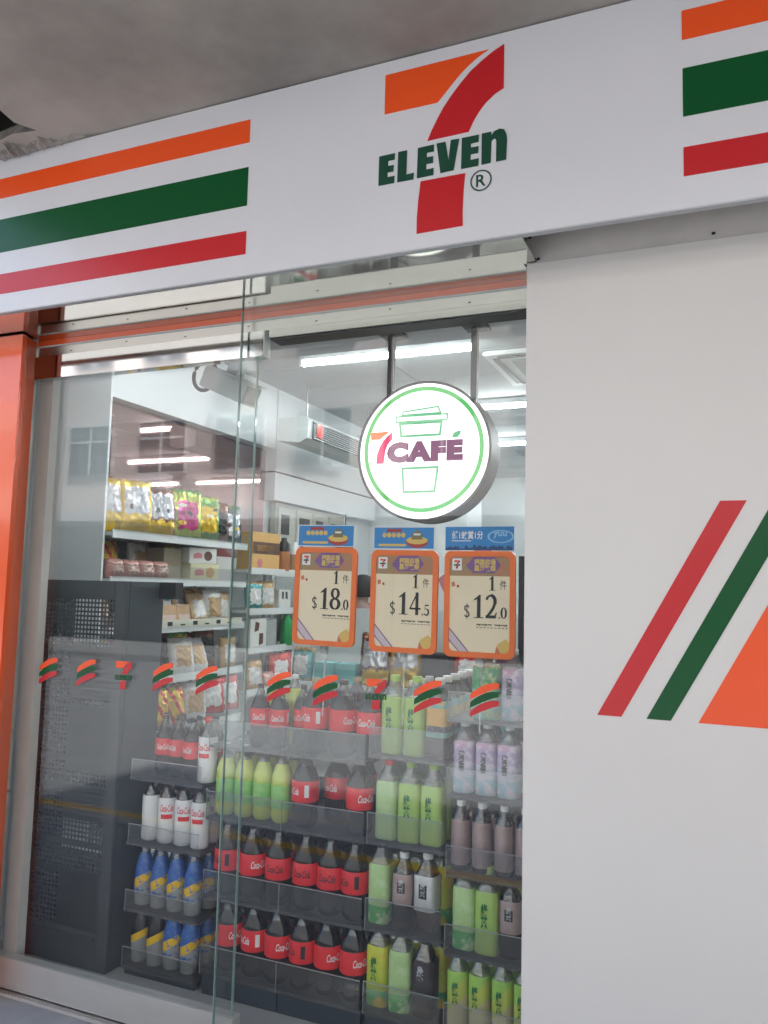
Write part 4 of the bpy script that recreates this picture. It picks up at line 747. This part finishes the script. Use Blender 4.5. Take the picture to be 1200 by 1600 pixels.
put_bag(wt2,'snack_bag','teal packet first on the second far shelf',4.76,ZB[1],-2.98,70,-5); put_bag(tp_,'snack_bag','tan glossy packet on the second far shelf',4.94,ZB[1],-2.99,70,-6); carton('carton','pale carton with dark marks on the second far shelf',-2.97,5.16,ZB[1],.15,.10,.14,CARTW,85,(('dark_print',DKL,[(-.5,.55),(-.2,.5),(-.2,.9),(-.5,.9)]),('dark_print',DKL,[(.1,.55),(.5,.5),(.4,.9),(.1,.9)])))
carton('carton','white carton with dark chocolate prints on the third far shelf',-2.96,4.80,ZB[2],.17,.10,.20,CARTW,82,(('dark_print',BRNP,[(-.5,.55),(.0,.6),(.1,.85),(-.4,.9)]),('dark_print',BRNP,[(.1,.1),(.6,.15),(.6,.5),(.1,.5)]))); carton('carton','white carton right of the chocolate carton on the third far shelf',-2.97,4.98,ZB[2],.13,.1,.19,CARTG,82); can('green drink can on the third far shelf',5.20,ZB[2],-2.97,.045,.20,mat('green can',(.02,.28,.07),.3,.4),None); 
put_bag(tp_,'snack_bag','tan bag first on the lower far shelf',4.78,ZB[3],-2.97,68,-8); put_bag(rp,'snack_bag','rose bag on the lower far shelf',4.95,ZB[3],-2.97,70,-6); put_bag(rd_,'snack_bag','red and white bag on the lower far shelf',5.12,ZB[3],-2.97,66,-6); put_bag(rd_,'snack_bag','bright red bag last on the lower far shelf',5.36,ZB[3],-2.97,66,-6)
# ================================================================== MIDDLE GONDOLA behind the cards
gd=thing('gondola','low display gondola with colourful packets in the aisle behind the price cards','gondola',(-1.5,4.1,0))
bx('base',SHELFW,-.95,.95,0,.55,0,.15,gd); bx('back_panel',SHELFW,-.95,.95,.27,.29,.15,1.38,gd)
for z in (.45,.72,.96): bx('shelf',SHELFW,-.95,.95,.02,.265,z-.02,z,gd); bx('price_rail',SHELFW,-.95,.95,.0,.018,z-.03,z+.008,gd)
for x in (-.95,.93): bx('upright',SHELFW,x,x+.02,.265,.30,.0,1.40,gd)
GM=[(mat('blue packet',(.04,.15,.40),.4,noise=.6,nscale=30,dark=(.6,.55,.5)),'blue'),(CARTT,'teal'),(CARTT,'second teal'),(mat('olive packet',(.30,.27,.08),.4,noise=.5,nscale=30),'olive'),(mat('yellow packet',(.62,.46,.08),.4,noise=.4,nscale=30),'yellow'),(mat('dark packet',(.03,.03,.04),.4,noise=.3,nscale=30),'black'),(mat('crimson packet',(.42,.03,.06),.4,noise=.5,nscale=30),'crimson'),(mat('plum packet',(.16,.05,.14),.4,noise=.5,nscale=30),'plum'),(mat('leaf packet',(.10,.36,.10),.4,noise=.5,nscale=30),'green'),(CARTG,'grey')]
x=-2.36
for i,(q,nm_) in enumerate(GM):
    wd=.17 if i not in(1,2) else .13
    if i in (0,3,4,6,8):
        put_bag({0:wt2,3:b5,4:b1,6:rd_,8:b3}[i],'packet',f'{nm_} crinkled bag on the gondola shelf behind the price cards',x+wd/2,.96,4.17,random.uniform(-14,14),-6) if False else tag(link('packet',{0:wt2,3:b5,4:b1,6:rd_,8:b3}[i],None,(x+wd/2,4.18,.962),(R(-6),0,R(random.uniform(-14,14)))),f'{nm_} crinkled bag on the gondola shelf behind the price cards','packet'); x+=wd+.012; continue
    carton('packet',f'{nm_} packet on the gondola shelf behind the price cards',x+wd/2,4.13,.96,wd-.012,.11,[.20,.115,.115,.17,.21,.20,.18,.20,.22,.19][i],q,0); x+=wd+.012
x=-2.38
for i in range(8):
    q,nm_=GM[(i*3+4)%10]; carton('packet',f'{nm_} carton on the gondola shelf below, {ordn(i)} from the left',x+.1,4.13,.72,.19,.11,.17,q,0); x+=.215
# ================================================================== DARK TALL SHELF at right, behind the panel edge
ts=thing('tall_shelf','dark tall shelf of bottles just left of the white panel edge','shelf',(-.62,3.55,0))
bx('side_panel',SHELFD,-.235,-.215,0,.4,0,1.66,ts); bx('side_panel',SHELFD,.6,.62,0,.4,0,1.66,ts); bx('back_panel',SHELFD,-.214,.599,.36,.38,0,1.66,ts)
for z in (.4,.8,1.13,1.38,1.64): bx('shelf',SHELFD,-.214,.599,.0,.355,z,z+.018,ts)
random.seed(5)
for z,kc in ((1.398,[(.45,.30,.03),(.10,.10,.14),(.5,.28,.05)]),(1.148,[(.42,.30,.03),(.20,.36,.05),(.05,.25,.06)])):
    for k,c in enumerate(kc): can(f"{['amber','dark blue','gold','golden','lime','green'][k+(0 if z>1.2 else 3)]} bottle on the dark tall shelf",3.62,z,-.78+k*.10,.038,.20,BLK,mat('tonic',c,.15,coat=.4),'tonic_bottle','bottle')
carton('carton','blue green carton on top of the dark tall shelf',-.79,3.60,1.658,.09,.15,.17,mat('aqua carton',(.22,.55,.45),.4),0)
carton('carton','dark blue carton on top of the dark tall shelf',-.685,3.60,1.658,.09,.15,.12,mat('navy carton',(.03,.08,.22),.4),0)
# ================================================================== BACK OF SHOP
struct(bx('wall_column',WALLW,-3.55,-2.35,7.6,8.1,0,3.09)); 
tag(bx('column_trim',BLK,-3.58,-3.552,7.57,7.63,0,2.62),'black vertical trim on the white column','trim')
tag(bx('column_pipe',SHELFW,-3.66,-3.62,7.55,7.59,0,2.62),'white conduit beside the black trim','pipe')
bk=thing('rear_bulkhead','white dropped bulkhead along the left rear wall','bulkhead',(-3.4,5.52,0)); bx('upper_board',WALLW,.0,.10,.0,2.0,2.418,3.08,bk); bx('lower_board',WALLW,.0,.094,.0,2.0,2.185,2.404,bk); bx('shadow_gap',DKL,.0,.080,.0,2.0,2.4042,2.4178,bk)
wc=thing('wall_cupboard','pale wall cupboard with dark panes under the rear bulkhead','cupboard',(-3.385,5.6,1.62)); bx('case',mat('cupboard laminate',(.46,.44,.38),.5,noise=.2),.0,.05,.0,1.25,.0,.55,wc)
for k in range(4): q=bx('door',mat('cupboard door',(.55,.53,.47),.45),.051,.062,.03+k*.30,.31+k*.30,.03,.52,wc); bx('pane',DKL,.0625,.066,.07+k*.30,.20+k*.30+.05*(k%2),.30,.46,q); bx('handle',BLK,.0625,.075,.10+k*.30,.13+k*.30,.20,.23,q)
ln=thing('hanging_decoration','rust red hanging decoration beside the wall cupboard','decoration',(-3.25,6.72,1.93)); MB().lathe([(.02,-.14),(.07,-.10),(.09,0),(.07,.09),(.02,.13)],14).obj('body',mat('rust paper',(.42,.12,.06),.6,noise=.5,nscale=30),ln); MB().tube([(0,0,.13),(0,0,.254)],.004,6).obj('cord',BLK,ln)
bc=thing('back_counter','rear service counter with grey fittings under the bulkhead','counter',(-3.38,5.6,0)); bx('cabinet',CARTG,.0,.45,.0,1.9,.0,.95,bc); bx('worktop',SHELFW,.0,.48,-.01,1.91,.951,.99,bc); bx('wall_board',SHELFW,.001,.03,.05,1.85,1.0,1.61,bc)
bx('back_tiles',CARTG,.031,.036,.06,1.84,1.02,1.58,bc)
for k,(y,hh,mm,ll) in enumerate(((5.8,.34,CARTG,'grey coffee machine'),(6.2,.45,SHELFW,'white steamer cabinet'),(6.65,.38,mat('rust machine',(.36,.13,.07),.5),'rust red drinks dispenser'))):
    q=thing('counter_machine',ll+' on the rear service counter','machine',(-3.15,y,.991)); bx('housing',mm,-.14,.16,-.14,.14,0,hh,q,bevel=.01); bx('panel',DKL,.161,.165,-.09,.09,hh*.5,hh*.85,q); bx('tray',BLK,.161,.21,-.09,.09,.02,.05,q)
dr=thing('rear_door','grey door in the back wall beyond the counter','door',(-1.2,10.86,0)); bx('leaf',mat('grey door',(.30,.33,.36),.5),-.5,.5,-.03,.03,0,2.2,dr); bx('handle',STEEL,-.43,-.40,-.08,-.031,1.0,1.15,dr); bx('frame',SHELFW,-.56,-.501,-.04,.03,0,2.26,dr); bx('frame',SHELFW,.501,.56,-.04,.03,0,2.26,dr)
pb=thing('poster_board','pink and white poster board standing behind the price cards','poster',(-2.15,6.9,0)); bx('board',WHP,-.25,.25,0,.02,.3,2.0,pb); MB().prism([(-.25,1.6),(.25,1.98),(.25,1.7),(-.1,1.3)],-.002,-.0005).obj('pink_print',CARTP,pb); MB().prism([(-.25,.9),(.25,1.2),(.25,1.0),(-.25,.75)],-.002,-.0005).obj('teal_print',CARTT,pb); bx('foot',BLK,-.2,.2,-.1,.12,0,.03,pb); bx('post',BLK,-.02,.02,.021,.04,.03,1.0,pb)
# ---------- ceiling services
def tube_light(x,y,label):
    t=thing('tube_light',label,'light',(x,y,3.075)); bx('batten',BATTEN,-.62,.62,-.03,.03,-.045,.0,t); MB().tube([(-.60,0,-.065),(.60,0,-.065)],.015,10).obj('tube',TUBE,t)
    for s in (-1,1): bx('end_cap',BATTEN,s*.615-.012,s*.615+.012,-.018,.018,-.085,-.0455,t)
for j,(y,xs) in enumerate(((3.10,(-2.0,-.40,1.2)),(4.72,(-2.03,1.0)),(6.35,(-2.0,-.40,1.2)),(8.02,(-1.99,-.42,1.15)),(9.95,(-1.65,-.06,1.5)))):
    for i,x in enumerate(xs): tube_light(x,y,f"lit fluorescent tube, {ordn(i)} from the left in the {['front','second','third','fourth','farthest'][j]} ceiling row")
pl=thing('glowing_batten','white batten with added glow partly hidden behind the lintel, in front of the first tube','light',(-1.75,4.36,3.077)); bx('tray',BATTEN,-.62,.62,-.09,.09,-.03,0,pl); bx('glow_face',mat('lit diffuser',(.9,.9,.9),.5,emit=2.2,ecol=(.93,.98,1)),-.60,.60,-.075,.075,-.036,-.0305,pl)  # white batten plate; the tube's light on it is added as emission
cas=thing('ceiling_cassette','square ceiling air conditioner with slotted louvres right of the round sign','air conditioner',(-1.05,5.45,3.077)); bx('frame',IVORY,-.42,.42,-.42,.42,-.03,0,cas,bevel=.008); bx('grille',TBAR,-.26,.26,-.26,.26,-.036,-.0305,cas)
for k in range(4):
    a=bx('louvre',DKL,-.33,.33,-.04,.0,-.035,-.0302,cas); a.rotation_euler=(0,0,R(90*k)); a.location=(0,0,0)
    a.location=Matrix.Rotation(R(90*k),3,'Z')@Vector((0,-.33,0))
ds=thing('ceiling_speaker','round white ceiling fitting above the first tube','ceiling fitting',(-2.55,4.15,3.077)); MB().lathe([(.16,0),(.15,-.035),(.10,-.05)],28,capb=False).obj('dome',IVORY,ds)
acu=thing('wall_air_conditioner','long white air conditioner with a slatted front hung under the ceiling','air conditioner',(-2.89,5.05,2.54))
MB().add([(-.12,0,.02),(.06,0,-.0),(.12,0,.03),(.13,0,.165),(.10,0,.19),(-.12,0,.19)]+[(-.12,1.5,.02),(.06,1.5,.0),(.12,1.5,.03),(.13,1.5,.165),(.10,1.5,.19),(-.12,1.5,.19)],[(0,1,2,3,4,5),(11,10,9,8,7,6)]+[(k,k+6,(k+1)%6+6,(k+1)%6) for k in range(6)]).obj('casing',IVORY,acu)
bx('grille_back',DKL,.1305,.134,.06,1.46,.03,.163,acu)
for k in range(8): MB().box(.1345,.145,.06,1.46,.034+k*.0165,.041+k*.0165).obj('slat',CARTG,acu)
MB().box(.1455,.148,.10,.19,.05,.15).obj('red_tag',F_RED,acu)
for y in (.2,1.3): bx('hanger',STEEL,-.003,.003,y,y+.006,.191,.535,acu)
cc=thing('security_camera','white box shaped camera with a looped grey cable behind the door glass','camera',(-1.842,2.70,2.300)); cc.rotation_euler=(R(0),R(24),R(-8))
bx('housing',IVORY,-.125,.125,-.05,.05,-.042,.042,cc,bevel=.006); bx('hood',IVORY,-.128,.135,-.056,.056,.043,.05,cc); bx('bracket',IVORY,-.03,.03,-.02,.02,.0505,.125,cc); bx('front_face',CARTG,.1255,.128,-.04,.04,-.034,.034,cc)
MB().tube([(-.10+.062*math.cos(R(a))-.045,-.01,.0+.062*math.sin(R(a))) for a in range(-40,321,15)],.008,8).obj('cable',RUB,cc)
# ---------- person glimpsed between the cards
SKIN=mat('skin',(.52,.33,.25),.5); HAIR=mat('dark hair',(.018,.014,.012),.5); SHIRT=mat('dusty pink shirt',(.42,.26,.27),.8,noise=.3,nscale=20); TROU=mat('dark trousers',(.03,.03,.04),.8)
def person(x,y,rz):
    p=thing('person','person with short dark hair in a dusty pink top, standing behind the price cards','person',(x,y,0),rz)
    V=[(0,0,.86,.125,.10),(0,.0,1.02,.12,.09),(0,.005,1.20,.14,.10),(0,.005,1.30,.11,.075),(0,0,1.37,.05,.05),(0,-.01,1.43,.062,.07),(0,-.012,1.50,.072,.085),(0,-.005,1.545,.05,.06)]
    E=[(i,i+1) for i in range(7)]
    for s in (-1,1):
        b=len(V); V+=[(s*.165,.005,1.29,.05,.05),(s*.20,.02,1.05,.04,.04),(s*.19,-.10,.86,.032,.032),(s*.185,-.15,.80,.03,.018),(s*.185,-.19,.77,.03,.014)]; E+=[(3,b),(b,b+1),(b+1,b+2),(b+2,b+3),(b+3,b+4)]
        for k in range(4):
            q=len(V); V+=[(s*.185+(k-1.5)*.018,-.225,.755,.009,.009),(s*.185+(k-1.5)*.019,-.25,.735-.004*k,.008,.008),(s*.185+(k-1.5)*.019,-.262,.712,.007,.007)]; E+=[(b+4,q),(q,q+1),(q+1,q+2)]
        q=len(V); V+=[(s*.150,-.175,.785,.010,.010),(s*.135,-.20,.765,.008,.008)]; E+=[(b+3,q),(q,q+1)]
        h=len(V); V+=[(s*.09,0,.80,.09,.09),(s*.095,-.01,.45,.062,.065),(s*.095,.015,.10,.042,.045),(s*.10,-.04,.045,.042,.04),(s*.105,-.13,.032,.038,.026)]; E+=[(0,h),(h,h+1),(h+1,h+2),(h+2,h+3),(h+3,h+4)]
    me=bpy.data.meshes.new('body'); me.from_pydata([v[:3] for v in V],E,[]); o=link('body',me,p)
    sk=o.modifiers.new('skin','SKIN'); sub=o.modifiers.new('sub','SUBSURF'); sub.levels=1; sub.render_levels=1
    for d,v in zip(me.skin_vertices[0].data,V): d.radius=v[3:5]; d.use_root=False
    me.skin_vertices[0].data[0].use_root=True
    dg=bpy.context.evaluated_depsgraph_get(); me2=bpy.data.meshes.new_from_object(o.evaluated_get(dg)); o.modifiers.clear(); o.data=me2; me2.materials.clear()
    for q in (SKIN,SHIRT,TROU,BLK): me2.materials.append(q)
    for f in me2.polygons:
        c=f.center; f.use_smooth=True
        f.material_index=3 if c.z<.07 else 2 if (c.z<.90 and abs(c.x)<.16 and c.y>-.12) else 1 if (c.z<1.355 and not (abs(c.x)>.13 and c.z<1.02)) else 0
    hm=MB().lathe([(.088,-.075),(.098,-.02),(.095,.04),(.075,.085),(.03,.105),(.004,.108)],18,(0,.012,1.505)).obj('hair',HAIR,p)
    for v in hm.data.vertices:
        if v.co.y<-.055 and v.co.z<1.545: v.co.y=-.045
    fm=MB()
    for s in (-1,1): fm.lathe([(.003,-.009),(.009,-.004),(.009,.004),(.003,.009)],8,(s*.028,-.092,1.497))
    fm.obj('eyes',BLACKINK,p); MB().add([(-.008,-.094,1.485),(.008,-.094,1.485),(.013,-.096,1.462),(-.013,-.096,1.462),(0,-.118,1.466)],[(0,1,4),(1,2,4),(2,3,4),(3,0,4)]).obj('nose',SKIN,p); bx('mouth',F_RED,-.018,.018,-.0935,-.086,1.437,1.443,p)
    for s in (-1,1): MB().lathe([(.006,-.028),(.014,-.01),(.016,.012),(.006,.026)],8,(s*.083,0,1.49)).obj('ear',SKIN,p)
person(-2.735,6.0,R(228))
